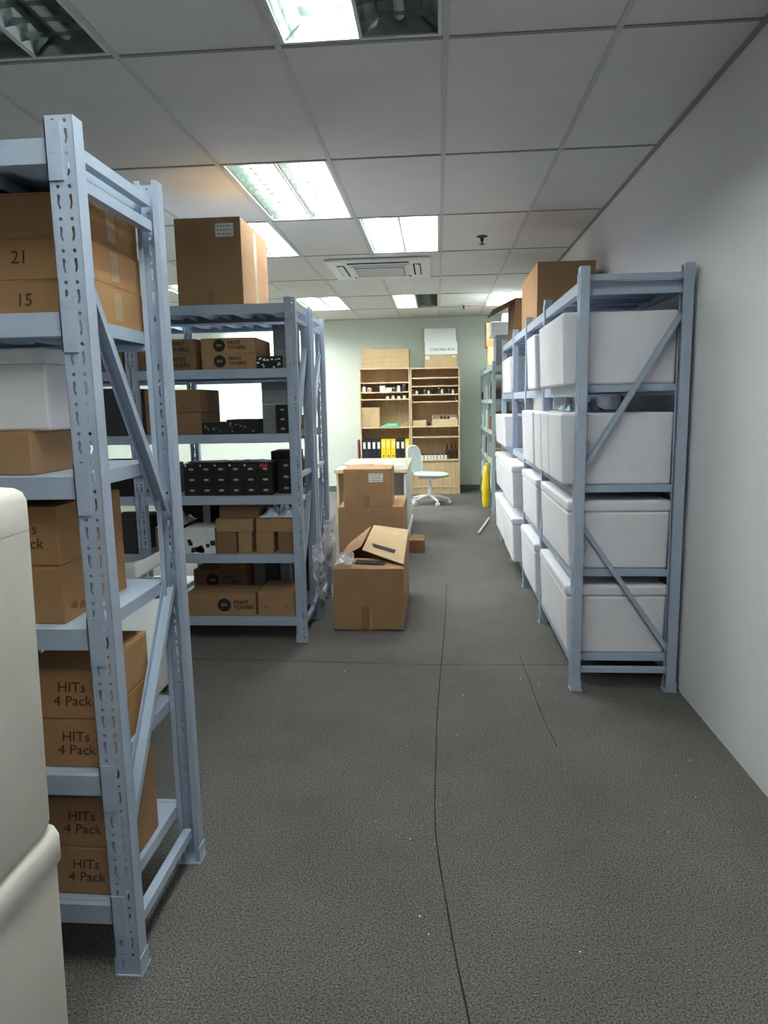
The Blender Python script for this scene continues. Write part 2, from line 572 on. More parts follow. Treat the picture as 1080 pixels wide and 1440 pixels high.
def post_mesh(H, pitch=0.062, w_=PW, d_=PD, simple=False):
    """C-section upright, perforated face looks to -y, x centred."""
    m = MB()
    th = 0.0022
    n = int(H / pitch)
    rnd = [(0.0042 * math.cos(2 * PI * q / 8), 0.0042 * math.sin(2 * PI * q / 8)) for q in range(8)]
    sl = [(-0.0035, 0.014), (0.0, 0.016), (0.0035, 0.011), (0.0005, -0.002), (0.0035, -0.012), (0.0005, -0.016), (-0.004, -0.004)]
    slr = [(-a, b) for a, b in reversed(sl)]
    for i in range(n):
        z0 = i * H / n
        z1 = z0 + H / n
        outer = [(-w_ / 2, z0), (w_ / 2, z0), (w_ / 2, z1), (-w_ / 2, z1)]
        loops = [outer]
        zc = (z0 + z1) / 2
        for sx in (-1, 1):
            cx = sx * 0.0125
            loops.append(slot_loop(cx, zc + 0.021, rnd))
            loops.append(slot_loop(cx, zc - 0.009, sl if sx < 0 else slr))
        tri = tessellate_polygon([[Vector((a, b, 0)) for a, b in lp] for lp in loops])
        flat = [p for lp in loops for p in lp]
        for yy in ((0.0, th) if not simple else (0.0,)):
            m.add([(a, yy, b) for a, b in flat], [tuple(t) for t in tri])
        off = len(outer)
        for lp in loops[1:]:
            k = len(lp)
            m.add([(a, 0, b) for a, b in lp] + [(a, th, b) for a, b in lp], [(q, (q + 1) % k, (q + 1) % k + k, q + k) for q in range(k)])
    for sx in (-1, 1):
        a, b = sorted((sx * w_ / 2, sx * (w_ / 2 - th)))
        m.box((a, 0.0, 0), (b, d_, H))
        a, b = sorted((sx * w_ / 2, sx * (w_ / 2 - 0.014)))
        m.box((a, d_ - th, 0), (b, d_, H))
    return m.mesh('post', normals=True)


POSTS = {}


def get_post(H):
    if H not in POSTS:
        POSTS[H] = post_mesh(H)
    return POSTS[H]


BEAM_H = 0.05


def rack(name, label, group, loc, rotz, xs, D, H, levels, frames, m, brackets=True, skip=()):
    """Run of shelving. local x along the run, front plates in y = 0, FRAMES: {post index: list of (kind, y0, z0, y1, z1)} bars of that end frame."""
    t = thing(name, label, 'shelving rack', loc, rotz, group)
    pm = get_post(H)
    fm = MB().box((-0.034, -0.005, 0), (0.034, 0.052, 0.004)).box((-0.033, -0.004, 0.004), (-0.0305, 0.045, 0.05)).box((0.0305, -0.004, 0.004), (0.033, 0.045, 0.05)).mesh('foot')
    for x in xs:
        for back in (0, 1):
            p = link('post', pm, m, t, (x, D if back else 0, 0.004), PI if back else 0)
            link('foot', fm, m, p, (0, 0, -0.004))
    cache = {}
    for i in range(len(xs) - 1):
        a, b = xs[i] + PW / 2 + 0.001, xs[i + 1] - PW / 2 - 0.001
        L = round(b - a, 4)
        if L not in cache:
            bm_ = MB()
            # step beam: taller front wall, inner ledge that carries the deck
            bm_.prism([(0.004, -BEAM_H), (0.036, -BEAM_H), (0.036, -0.034), (0.020, -0.034), (0.020, 0.0), (0.004, 0.0)], 0, 0, L)
            dk = MB()
            ya, yb = 0.0212, D - 0.0212
            n = max(3, round((L) / 0.24))
            for q in range(n):
                xa, xb = L * q / n + 0.001, L * (q + 1) / n - 0.001
                dk.box((xa, ya, -0.003), (xb, yb, 0.0))
                dk.box((xa, ya, -0.033), (xa + 0.0025, yb, -0.003))
                dk.box((xb - 0.0025, ya, -0.033), (xb, yb, -0.003))
                xc = (xa + xb) / 2
                wq = (xb - xa) * 0.22
                dk.prism([(xc - wq, -0.003), (xc - wq * 0.55, -0.026), (xc + wq * 0.55, -0.026), (xc + wq, -0.003)], 1, ya + 0.02, yb - 0.02)
            br = MB().box((-0.034, -0.0035, -0.085), (-0.0005, -0.0005, 0.03)).box((-0.003, -0.0035, -0.085), (-0.0004, 0.012, 0.03))
            for zz in (0.012, -0.03, -0.068):
                br.lathe([(0.0035, 0), (0.0035, 0.0012)], 8, (0, 0, 0))
                # turn the little rivet to face the front
                nv = 16
                for v in br.v[-nv:]:
                    v.xyz = (v.x - 0.018, -0.0035 - v.z, v.y + zz)
            cache[L] = (bm_.mesh('beam'), dk.mesh('deck_panel'), br.mesh('bracket'))
        bme, dme, brm = cache[L]
        for z in levels:
            if (i, z) in skip:
                continue
            for back in (0, 1):
                o = link('beam', bme, m, t, (b if back else a, D if back else 0, z), PI if back else 0)
                if brackets:
                    link('bracket', brm, m, o)
                    r = link('bracket', brm, m, o, (L, 0, 0))
                    r.scale = (-1, 1, 1)
            link('deck_panel', dme, m, t, (a, 0, z))
    for i, bars_ in frames.items():
        for kind, y0, z0, y1, z1 in bars_:
            mb = MB()
            x = xs[i] - 0.001
            if kind == 'brace':
                p, q = Vector((x - 0.012, y0, z0)), Vector((x - 0.012, y1, z1))
                d = (q - p).normalized()
                nrm = d.cross(Vector((1, 0, 0)))
                mb.bar(p, q, 0.034, 0.003, (1, 0, 0))
                for sg in (-1, 1):
                    e = Vector((sg * 0.0155, 0, 0))
                    mb.bar(p + e + nrm * 0.010, q + e + nrm * 0.010, 0.003, 0.020, (1, 0, 0))
            else:
                mb.box((x - 0.012, y0, z0 - 0.013), (x + 0.012, y1, z0 + 0.013))
            mb.build('brace' if kind == 'brace' else 'end_rail', m, t)
    return t


LV_L = [0.186, 0.525, 0.885, 1.235, 1.588, 1.935]
LD = 0.475
fr_l = [('rail', 0.042, 1.922, LD - 0.042, 0), ('rail', 0.042, 1.860, LD - 0.042, 0), ('rail', 0.042, 0.10, LD - 0.042, 0), ('brace', 0.045, 1.735, LD - 0.02, 1.09), ('brace', LD - 0.025, 0.865, 0.05, 0.29)]
NEAR = (-0.767, 1.489, 0)
rack('storage_rack', 'tall pale blue steel rack nearest on the left, with a perforated front post', 'pale blue steel racks', NEAR, 0, [-1.9, 0.0], LD, 1.972, LV_L,
     {1: fr_l, 0: fr_l[:2]}, STEEL)

LV_M = [0.15, 0.527, 0.87, 1.222, 1.585, 1.935]
MD = 0.49
fr_m = [('rail', 0.042, 1.922, MD - 0.042, 0), ('rail', 0.042, 1.860, MD - 0.042, 0), ('rail', 0.042, 0.09, MD - 0.042, 0), ('brace', 0.05, 1.10, MD - 0.03, 1.72), ('brace', MD - 0.03, 0.84, 0.05, 0.25), ('rail', 0.042, 0.975, MD - 0.042, 0)]
rack('storage_rack', 'pale blue steel carton rack across the left aisle under a big brown box', 'pale blue steel racks', (-0.803, 3.93, 0), 0, [-1.84, -0.92, 0.0], MD, 1.96, LV_M,
     {2: fr_m, 1: fr_m[:2], 0: fr_m[:1]}, STEEL)
rack('storage_rack', 'pale blue steel rack back to back behind the carton rack, plastic on its end', 'pale blue steel racks', (-0.803, 4.452, 0), 0, [-1.84, -0.92, 0.0], MD, 1.955, LV_M,
     {2: fr_m, 0: fr_m[:1]}, STEEL, brackets=False)

LV_R = [0.165, 0.583, 0.985, 1.446, 1.90]
RD = 0.485
fr_r = [('rail', 0.042, 1.912, RD - 0.042, 0), ('rail', 0.042, 1.850, RD - 0.042, 0), ('rail', 0.042, 0.10, RD - 0.042, 0), ('brace', RD - 0.03, 1.74, 0.05, 1.06), ('brace', 0.05, 0.80, RD - 0.03, 0.21)]
# local x -> -y ; local y -> +x ; origin at the near aisle corner post
RX0, RY0 = 0.630, 3.296
ys = [3.296, 4.335, 5.20, 6.06, 7.05]
rack('storage_rack', 'long pale blue steel rack along the right wall full of white foam boxes', 'pale blue steel racks', (RX0, RY0, 0), -PI / 2, [RY0 - y for y in reversed(ys)], RD, 1.955, LV_R,
     {4: fr_r, 3: fr_r[1:3], 2: fr_r[1:3], 0: fr_r}, STEEL)
LV_F = [0.30, 0.66, 1.02, 1.40, 1.80]
FD = 0.44
fy = [8.62, 9.42, 10.2, 10.95]
rack('storage_rack', 'far greenish grey steel rack with small goods beside the right wall, yellow bag on it', 'pale blue steel racks', (0.652, 8.62, 0), -PI / 2, [8.62 - y for y in reversed(fy)], FD, 1.84, LV_F,
     {3: [('rail', 0.042, 1.74, FD - 0.042, 0), ('rail', 0.042, 0.2, FD - 0.042, 0)]}, STEEL_FAR, brackets=False)

# ------------------------------------------------------------------ cartons
CM = {}


def carton(label, loc, size, m=None, rotz=0.0, group=None, tape=None, tape_side=False, name='cardboard_box', cat='box', flaps=True, bev=0.0025):
    """Closed carton; loc = centre of its base; size = width (x), depth (y), height."""
    m = m or CARD
    a, b, h = size
    t = thing(name, label, cat, loc, rotz, group)
    key = (round(a, 4), round(b, 4), round(h, 4), m.name, flaps)
    if key not in CM:
        hh = h - (0.004 if flaps else 0)
        body = MB().box((-a / 2, -b / 2, 0), (a / 2, b / 2, hh)).mesh('body', bev)
        fl = [MB().box((-a / 2 + 0.001, s0, hh), (a / 2 - 0.001, s1, h)).mesh('flap') for s0, s1 in ((-b / 2 + 0.001, -0.001), (0.001, b / 2 - 0.001))]
        CM[key] = (body, fl)
    body, fl = CM[key]
    link('body', body, m, t)
    if flaps:
        for f in fl:
            link('flap', f, m, t)
    if tape:
        # tape over the top seam and a tab down the sides that show
        tw, tab = tape
        tp = MB()
        e = 0.0007
        tp.box((-a / 2 - e, -tw / 2, h), (a / 2 + e, tw / 2, h + e))
        for sx in (-1, 1):
            x0, x1 = sorted((sx * a / 2, sx * (a / 2 + e)))
            tp.box((x0, -tw / 2, h - tab), (x1, tw / 2, h))
            tp.box((x0, -tw / 2, 0), (x1, tw / 2, tab))
        tp.build('tape', TAPE if m is not CARD_ORANGE else TAPE_CLEAR, t)
    return t


def tape_front(t, size, tw, z0, z1, x=0.0, m=None):
    a, b, h = size
    MB().box((x - tw / 2, -b / 2 - 0.0009, z0), (x + tw / 2, -b / 2 - 0.0001, z1)).build('tape', m or TAPE, t)


def sticker_front(t, size, cx, cz, sw, sh, lines=3):
    a, b, h = size
    o = MB().box((cx - sw / 2, -b / 2 - 0.0012, cz - sh / 2), (cx + sw / 2, -b / 2 - 0.0002, cz + sh / 2)).build('address_label', PAPER, t)
    pr = MB()
    for i in range(lines):
        z = cz + sh * 0.3 - sh * 0.6 * i / max(1, lines - 1)
        x = cx - sw * 0.4
        rr = random.Random(i * 7 + int(cx * 100))
        while x < cx + sw * 0.38:
            l = rr.uniform(0.06, 0.2) * sw
            pr.box((x, -b / 2 - 0.0017, z - sh * 0.06), (min(x + l, cx + sw * 0.42), -b / 2 - 0.0012, z + sh * 0.06))
            x += l + sw * 0.05
    pr.build('printed_lines', mat('grey_print', (0.35, 0.35, 0.36), 0.8), o)


def write_front(t, size, txt, cx, cz, sz, m=INK_BROWN, name='handwriting', shear=0.1, bold=0.0):
    return text_part(name, txt, sz, m, t, (cx, -size[1] / 2 - 0.0006, cz), FRONT, shear=shear, bold=bold)


def logo_front(t, size, cx, cz, r, word='IDS'):
    y = -size[1] / 2
    d = MB()
    n = 28
    vs = [(cx + r * math.cos(2 * PI * q / n), y - 0.0008, cz + r * math.sin(2 * PI * q / n)) for q in range(n)]
    vs += [(p[0], y, p[2]) for p in vs]
    d.add(vs, [tuple(range(n)), tuple(range(2 * n - 1, n - 1, -1))] + [(q, (q + 1) % n, (q + 1) % n + n, q + n) for q in range(n)])
    o = d.build('printed_roundel', INK, t)
    text_part('roundel_letters', word, r * 0.62, INK_PALE, o, (cx, y - 0.0012, cz), FRONT, bold=0.0004)
    text_part('printed_words', 'PRINT\nTONERS', r * 0.80, INK, t, (cx + r * 1.45, y - 0.0006, cz), FRONT, align='LEFT', bold=0.0006)


# --- near rack -------------------------------------------------------
# three long cartons on the fifth shelf
for i, (w_, nm) in enumerate((('15', 'lowest'), ('21', 'middle one'), ('21', 'topmost'))):
    sz = (0.52, 0.30, 0.0965)
    t = carton('long flat brown carton high on the near left rack, %s of three' % nm, (-1.068 - 0.003 * i, 1.805, 1.588 + 0.0005 + i * 0.097), sz, CARD_ORANGE, group='flat cartons on the near rack')
    tx = MB().box((0.26, -0.03, 0.012), (0.2607, 0.015, 0.083)).build('tape', TAPE_CLEAR, t)
    write_front(t, sz, w_, 0.095, 0.05, 0.042, INK_PALE if i == 2 else INK_BROWN)
# carton with a white foam box on it, fourth shelf
sz = (0.34, 0.24, 0.1)
t = carton('small brown carton under the white foam box on the near rack', (-1.085, 1.665, 1.2355), sz, CARD, rotz=-0.05)
fb = thing('foam_box', 'white foam box on top of the small brown carton on the near rack', 'foam box', (-1.03, 1.67, 1.336))
MB().box((-0.15, -0.115, 0), (0.15, 0.115, 0.15)).build('body', FOAM, fb, bevel=0.006)
MB().box((-0.155, -0.12, 0.150), (0.155, 0.12, 0.185)).build('lid', FOAM, fb, bevel=0.006)
# handwritten stacks, third, second and first shelf
specs = [(0.8855, -0.872, 1.532, 0.33, 0.138, (('', 'lower, red scribble on its side'), ('HITs\n4 Pack', 'upper, with marker writing')), 'third shelf'),
         (0.5255, -0.808, 1.530, 0.29, 0.1235, (('HITs\n4 Pack', 'lower'), ('HITs\n4 Pack', 'upper')), 'second shelf'),
         (0.1865, -0.812, 1.530, 0.29, 0.128, (('HITs\n4 Pack', 'lower'), ('HITs\n4 Pack', 'upper')), 'lowest shelf')]
for z, xr, yf, dp, h, rows, sh in specs:
    for i, (txt, lab) in enumerate(rows):
        wd = 0.20
        sz = (wd, dp, h)
        t = carton('brown carton on the %s of the near rack, %s' % (sh, lab), (xr - wd / 2, yf + dp / 2, z + i * (h + 0.001)), sz, CARD_ORANGE if sh != 'lowest shelf' else CARD, group='handwritten cartons on the near rack')
        if txt:
            cx = 0.055 if sh == 'third shelf' else 0.035
            write_front(t, sz, txt, cx - (0.04 if sh == 'third shelf' else 0), h * 0.5, 0.036, INK_BROWN)
        else:
            text_part('handwriting', 'dfs 06', 0.03, INK_RED, t, (wd / 2 + 0.0006, -dp / 2 + 0.062, 0.03), (PI / 2, 0.25, PI / 2), shear=0.3)
# dark open wrapper on the upper carton, third shelf
m = MB()
N = 8
for i in range(N):
    pass
bagm = MB()
vs = []
for j in range(7):
    for i in range(11):
        u, v = i / 10, j / 6
        vs.append((-0.19 + 0.185 * u, 0.012 + 0.20 * v, 0.004 + 0.014 * abs(noise.noise(Vector((u * 4, v * 3, 1.3)))) + 0.016 * math.sin(u * 5) ** 2 * (1 - v)))
fs = [(j * 11 + i, j * 11 + i + 1, (j + 1) * 11 + i + 1, (j + 1) * 11 + i) for j in range(6) for i in range(10)]
o = bagm.add(vs, fs).build('plastic_bag', CHARCOAL, smooth=True, loc=(-0.872, 1.55, 0.8855 + 2 * 0.139))
md = o.modifiers.new('s', 'SOLIDIFY')
md.thickness = 0.002
md.offset = 1
tag(o, 'dark crumpled plastic bag lying on cartons on the near rack third shelf', 'plastic bag')

# --- two tall white foam bins beside the viewer ----------------------
def bin_(label, z, h, corner, rim):
    t = thing('foam_bin', label, 'foam bin', (corner[0], corner[1], z), 0.0, 'stacked foam bins')
    wd, dp = 0.5, 0.40
    ins = 0.010

    R = 0.03

    def ring(off, zz):
        out = []
        for qx, qy, a0 in ((-off - R, -off - R, 0), (-wd + off + R, -off - R, 90), (-wd + off + R, -dp + off + R, 180), (-off - R, -dp + off + R, 270)):
            for q in range(6):
                a = math.radians(a0 + 90 * q / 5)
                out.append((qx + R * math.cos(a), qy + R * math.sin(a), zz))
        return out

    def shell(prof):
        vs, fs = [], []
        for off, zz in prof:
            vs += ring(off, zz)
        n = 24
        for i in range(len(prof) - 1):
            for q in range(n):
                fs.append((i * n + q, i * n + (q + 1) % n, (i + 1) * n + (q + 1) % n, (i + 1) * n + q))
        fs += [tuple(reversed(range(n))), tuple((len(prof) - 1) * n + q for q in range(n))]
        return MB().add(vs, fs)
    hb = h - 0.075
    shell([(ins + 0.016, 0), (ins + 0.004, 0.006), (ins, 0.02), (0.001, hb - 0.001)]).build('body', FOAM_SHADED, t, smooth=True)
    shell([(0.001, hb), (rim, hb + 0.006), (rim, h - 0.024), (rim + 0.004, h - 0.010), (rim + 0.012, h - 0.003), (0.026, h)]).build('lid', FOAM_SHADED, t, smooth=True)
    for c in kids(t):
        c.data.set_sharp_from_angle(angle=1.0)
    return t


bin_('lower tall white foam bin on the carpet beside the near rack', 0.0, 0.622, (-0.712, 1.17), -0.005)
bin_('upper tall white foam bin stacked beside the near rack', 0.6225, 0.632, (-0.700, 1.165), 0.0005)

# --- middle rack -----------------------------------------------------
MY = 3.962     # front of the goods, just behind the front beam


def mc(label, x0, x1, z, h, m=CARD, y0=MY, dp=0.36, **kw):
    return carton(label, ((x0 + x1) / 2, y0 + dp / 2, z + 0.0005), (x1 - x0, dp, h), m, **kw), (x1 - x0, dp, h)


G = 'cartons on the middle rack'
t, sz = mc('big brown carton with a white address label on top of the middle rack', -1.432, -1.062, 1.935, 0.462, CARD, 3.955, 0.60)
tape_front(t, sz, 0.042, 0.0, 0.075, 0.0)
sticker_front(t, sz, 0.095, 0.395, 0.10, 0.07)
MB().box((0.185, -0.03, 0.03), (0.1857, 0.03, 0.44)).build('tape', TAPE_CLEAR, t)
# level 5: cartons with round printed logo
z = 1.585
for i, nm in enumerate(('lower', 'upper')):
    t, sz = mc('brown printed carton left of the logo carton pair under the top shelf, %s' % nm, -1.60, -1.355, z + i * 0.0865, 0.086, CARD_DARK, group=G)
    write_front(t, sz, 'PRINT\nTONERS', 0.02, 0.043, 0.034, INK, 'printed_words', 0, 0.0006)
    t, sz = mc('brown carton with black round logo under the top shelf of the middle rack, %s' % nm, -1.322, -1.012, z + i * 0.0865, 0.086, CARD, group=G)
    logo_front(t, sz, -0.05, 0.045, 0.034)
for i in range(2):
    t, sz = mc('small black and white patterned box beside the logo cartons under the top shelf, %s' % ('left' if i == 0 else 'right'), -1.008 + i * 0.076, -0.936 + i * 0.076, z, 0.068, BLACK, dp=0.16, group='small patterned boxes', name='patterned_box', flaps=False)
    pm = MB()
    rr = random.Random(5 + i)
    for q in range(9):
        cx, cz, r = rr.uniform(-0.03, 0.03), rr.uniform(0.008, 0.06), rr.uniform(0.003, 0.008)
        pm.box((cx - r, -0.0806, cz - r * 0.6), (cx + r, -0.0801, cz + r * 0.6))
    pm.build('printed_pattern', PAPER, t)
for i in range(2):
    mc('grey carton at the right end under the top shelf of the middle rack, %s' % ('lower' if i == 0 else 'upper'), -0.96, -0.842, z + i * 0.131, 0.13, GREY, 4.18, 0.2, group='grey cartons', flaps=False)
# left bay, level 5
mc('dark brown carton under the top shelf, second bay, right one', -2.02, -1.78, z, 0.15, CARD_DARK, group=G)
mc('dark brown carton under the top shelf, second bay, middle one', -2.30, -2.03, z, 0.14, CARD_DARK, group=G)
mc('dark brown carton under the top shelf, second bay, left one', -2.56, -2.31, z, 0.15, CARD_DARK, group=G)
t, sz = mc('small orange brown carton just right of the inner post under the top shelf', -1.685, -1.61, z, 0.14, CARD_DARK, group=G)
# level 4
z = 1.222
for i, nm in enumerate(('lower', 'upper')):
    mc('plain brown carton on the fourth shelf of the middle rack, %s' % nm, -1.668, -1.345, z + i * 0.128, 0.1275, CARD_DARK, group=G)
for i, (a, b, h, nm) in enumerate(((-1.338, -1.20, 0.068, 'low'), (-1.198, -1.02, 0.082, 'taller'))):
    t, sz = mc('%s black printed box on the fourth shelf of the middle rack' % nm, a, b, z, h, BLACK, dp=0.2, group='black boxes on the fourth shelf', name='black_box', flaps=False)
    pm = MB()
    rr = random.Random(11 + i)
    for q in range(10):
        cx, cz, r = rr.uniform(a - (a + b) / 2 + 0.01, b - (a + b) / 2 - 0.01), rr.uniform(0.015, h - 0.02), rr.uniform(0.003, 0.006)
        pm.box((cx - r, -0.1006, cz - r), (cx + r, -0.1001, cz + r))
    pm.build('printed_pattern', GREY, t)
ordn = ['lowest', 'second from the bottom', 'third from the bottom', 'fourth from the bottom', 'third from the top', 'second from the top', 'topmost']
for i in range(7):
    mc('flat grey carton in the stack at the rack\'s right end, %s' % ordn[i], -1.012 + 0.001 * (i % 2), -0.84, z + i * 0.0415, 0.041, GREY, 4.06, 0.26, group='flat grey cartons', flaps=False)


def eye_box(label, x0, x1, y0, dp, z, h, red=False, group='black retail boxes', pip=False, m=BLACK):
    a = x1 - x0
    t = carton(label, ((x0 + x1) / 2, y0 + dp / 2, z), (a, dp, h), m, name='black_box', flaps=False, group=group, bev=0.0015)
    key = ('eye', round(a, 3))
    n = 14
    vs = [(0.004 + a * 0.19 * math.cos(2 * PI * q / n), -dp / 2 - 0.0006, h * 0.5 + h * 0.11 * math.sin(2 * PI * q / n)) for q in range(n)]
    MB().add(vs, [tuple(range(n))]).build('printed_eye', mat('beige_print', (0.42, 0.36, 0.28), 0.7), t)
    if pip:
        vs = [(-a * 0.33 + 0.006 * math.cos(2 * PI * q / 8), -dp / 2 - 0.0006, h * 0.86 + 0.006 * math.sin(2 * PI * q / 8)) for q in range(8)]
        MB().add(vs, [tuple(range(8))]).build('printed_spot', PAPER, t)
    if red:
        MB().box((-a * 0.34, -dp / 2 - 0.001, h * 0.66), (a * 0.22, -dp / 2 - 0.0003, h * 0.98)).build('sticker', RED, t)
    return t


for r in range(3):
    eye_box('small black box in front of the flat grey cartons on the fourth shelf, %s' % ('bottom', 'middle', 'top')[r], -0.912, -0.842, MY, 0.085, 1.2225 + r * 0.0535, 0.053)
z = 0.8705
cw = 0.0868
rown = ['bottom row', 'middle row', 'top row']
coln = ['leftmost column', 'second column', 'third column', 'fourth column', 'fifth column', 'sixth column']
for r in range(3):
    for c in range(6):
        eye_box('small black box on the middle rack, in the wide block, %s, %s' % (rown[r], coln[c]), -1.468 + c * cw + 0.0008, -1.468 + (c + 1) * cw - 0.0008, MY, 0.20, z + r * 0.0612, 0.0607, red=(r == 2 and c == 5), pip=(r == 2 and c < 5))
for r in range(3):
    eye_box('small black box in the stack by the right post of the third shelf, %s' % rown[r], -0.93, -0.84, 4.03, 0.16, z + r * 0.066, 0.0655)
    eye_box('small black box behind the near post on the third shelf, %s' % rown[r], -1.63, -1.545, MY + 0.02, 0.2, z + r * 0.0612, 0.0607)
carton('dark plain box behind the stack by the right post of the third shelf', (-0.93, 4.315, z), (0.16, 0.2, 0.235), CHARCOAL, name='black_box', flaps=False)
sheet = MB()
vs = []
for j in range(5):
    for i in range(17):
        u, v = i / 16, j / 4
        vs.append((-1.468 + 0.52 * u, MY + 0.01 + 0.18 * v, 1.0565 + 0.012 * abs(noise.noise(Vector((u * 9, v * 3, 4)))) + 0.001))
fs = [(j * 17 + i, j * 17 + i + 1, (j + 1) * 17 + i + 1, (j + 1) * 17 + i) for j in range(4) for i in range(16)]
o = sheet.add(vs, fs).build('plastic_film', mat('dusty_film', (0.10, 0.095, 0.09), 0.35), smooth=True)
md = o.modifiers.new('s', 'SOLIDIFY')
md.thickness = 0.002
md.offset = 1
tag(o, 'dark crinkled plastic film lying on the rows of small black boxes', 'plastic film')
carton('yellowish small carton far behind on the rack in back, above the dark plain box', (-0.93, 4.75, 1.2225), (0.12, 0.2, 0.09), CARD_PALE, flaps=False)
bpy.data.objects[-1] if False else None
# level 4 and 3, second bay
z = 1.222
mc('large black box on the fourth shelf, second bay, right one', -2.05, -1.757, z, 0.27, CHARCOAL, dp=0.3, name='black_box', group='large black boxes', flaps=False)
mc('large black box on the fourth shelf, second bay, left one', -2.53, -2.07, z, 0.285, BLACK, dp=0.3, name='black_box', group='large black boxes', flaps=False)
z = 0.87
for c in range(2):
    mc('black box on the third shelf, second bay, %s' % ('right one' if c == 0 else 'left one'), -2.03 - c * 0.29, -1.757 - c * 0.285, z, 0.2, BLACK, dp=0.3, name='black_box', group='black boxes, second bay', flaps=False)
# level 2
z = 0.527
mc('brown carton on the second shelf of the middle rack, lower left', -1.295, -1.175, z, 0.128, CARD_DARK, group=G)
mc('brown carton on the second shelf of the middle rack, upper left', -1.295, -1.075, z + 0.1285, 0.075, CARD, group=G)
mc('brown carton on the second shelf of the middle rack, lower second from the left', -1.165, -1.085, z, 0.128, CARD, group=G)
mc('brown carton on the second shelf of the middle rack, lower third from the left', -1.06, -0.955, z, 0.128, CARD, group=G)
mc('brown carton on the second shelf of the middle rack, lower right', -0.93, -0.838, z, 0.128, CARD_DARK, group=G)
mc('brown carton on the second shelf of the middle rack, upper right', -1.055, -0.835, z + 0.1285, 0.078, CARD, group=G)
mc('brown carton on the second shelf of the middle rack, topmost left', -1.28, -1.045, z + 0.2045, 0.075, CARD_DARK, 4.0, 0.3, group=G)
t, sz = mc('white box printed with black pictures on the second shelf of the middle rack', -1.49, -1.305, z, 0.15, WHITE, dp=0.22, name='printed_box', flaps=False)
pm = MB()
rr = random.Random(21)
for q in range(12):
    cx, cz, r = rr.uniform(-0.08, 0.08), rr.uniform(0.015, 0.08), rr.uniform(0.006, 0.016)
    pm.box((cx - r, -0.1106, cz - r), (cx + r, -0.1101, cz + r))
pm.build('printed_pattern', INK, t)
carton('black carton behind the printed white box, left of the rear post', (-1.70, 4.80, z + 0.0005), (0.16, 0.2, 0.24), BLACK, name='black_box', flaps=False)
carton('black carton behind the printed white box, right of the rear post', (-1.40, 4.70, z + 0.0005), (0.24, 0.3, 0.26), BLACK, name='black_box', flaps=False)


def crumple(name, label, cat, m, x0, x1, y0, y1, z, amp, nx=14, ny=8, seed=0.0):
    vs = []
    for j in range(ny + 1):
        for i in range(nx + 1):
            u, v = i / nx, j / ny
            e = min(1, 6 * min(u, 1 - u), 6 * min(v, 1 - v))
            vs.append((x0 + (x1 - x0) * u, y0 + (y1 - y0) * v, z + 0.003 + amp * e * abs(noise.noise(Vector((u * 6, v * 4, seed)))) * 1.6))
    fs = [(j * (nx + 1) + i, j * (nx + 1) + i + 1, (j + 1) * (nx + 1) + i + 1, (j + 1) * (nx + 1) + i) for j in range(ny) for i in range(nx)]
    o = MB().add(vs, fs).build(name, m)
    md = o.modifiers.new('s', 'SOLIDIFY')
    md.thickness = 0.002
    md.offset = 1
    return tag(o, label, cat)


crumple('plastic_bag', 'crumpled white plastic bag on the upper right carton of the second shelf', 'plastic bag', BAG_WHITE, -1.04, -0.84, 3.98, 4.3, 0.7345, 0.06, seed=2.2)
# second bay of level 2: carton under a white bag
mc('brown carton half hidden by the inner post on the second shelf, second bay', -1.66, -1.54, z, 0.15, CARD_DARK, group=G)
mc('dark carton on the second shelf, second bay', -2.0, -1.757, z, 0.2, CHARCOAL, group=G)
crumple('plastic_bag', 'crumpled white plastic bag on the carton beside the inner post', 'plastic bag', BAG_WHITE, -1.66, -1.52, 3.97, 4.3, 0.679, 0.10, seed=5.1)
# level 1
z = 0.15
t, sz = mc('brown carton with black round logo on the lowest shelf, in front', -1.50, -1.078, z, 0.135, CARD, dp=0.2, group=G)
logo_front(t, sz, 0.02, 0.066, 0.04)
t, sz = mc('brown carton with round logo on the lowest shelf, set back on the left', -1.52, -1.18, z, 0.23, CARD_DARK, 4.17, 0.24, group=G)
logo_front(t, sz, -0.05, 0.165, 0.04)
t, sz = mc('brown carton at the right end of the lowest shelf', -1.065, -0.845, z, 0.145, CARD, dp=0.28, group=G)
write_front(t, sz, 'IDS', -0.06, 0.055, 0.022, INK_BROWN, 'printed_words', 0)
write_front(t, sz, '2.5', 0.055, 0.055, 0.022, INK_BROWN, 'printed_words', 0)
mc('brown carton leaning behind the logo carton on the lowest shelf', -1.35, -1.18, z + 0.2305, 0.09, CARD_DARK, 4.17, 0.22, group=G)
for i, (a, b, h, m_) in enumerate(((-1.165, -1.09, 0.33, GREY), (-1.08, -1.0, 0.30, CHARCOAL), (-0.99, -0.93, 0.28, GREY))):
    mc('%s upright box at the back of the lowest shelf, %s' % (('grey', 'charcoal', 'grey')[i], ('left', 'between two grey ones', 'right')[i]), a, b, z, h, m_, 4.25 if i else 4.26, 0.1, group='upright boxes at the back', flaps=False)

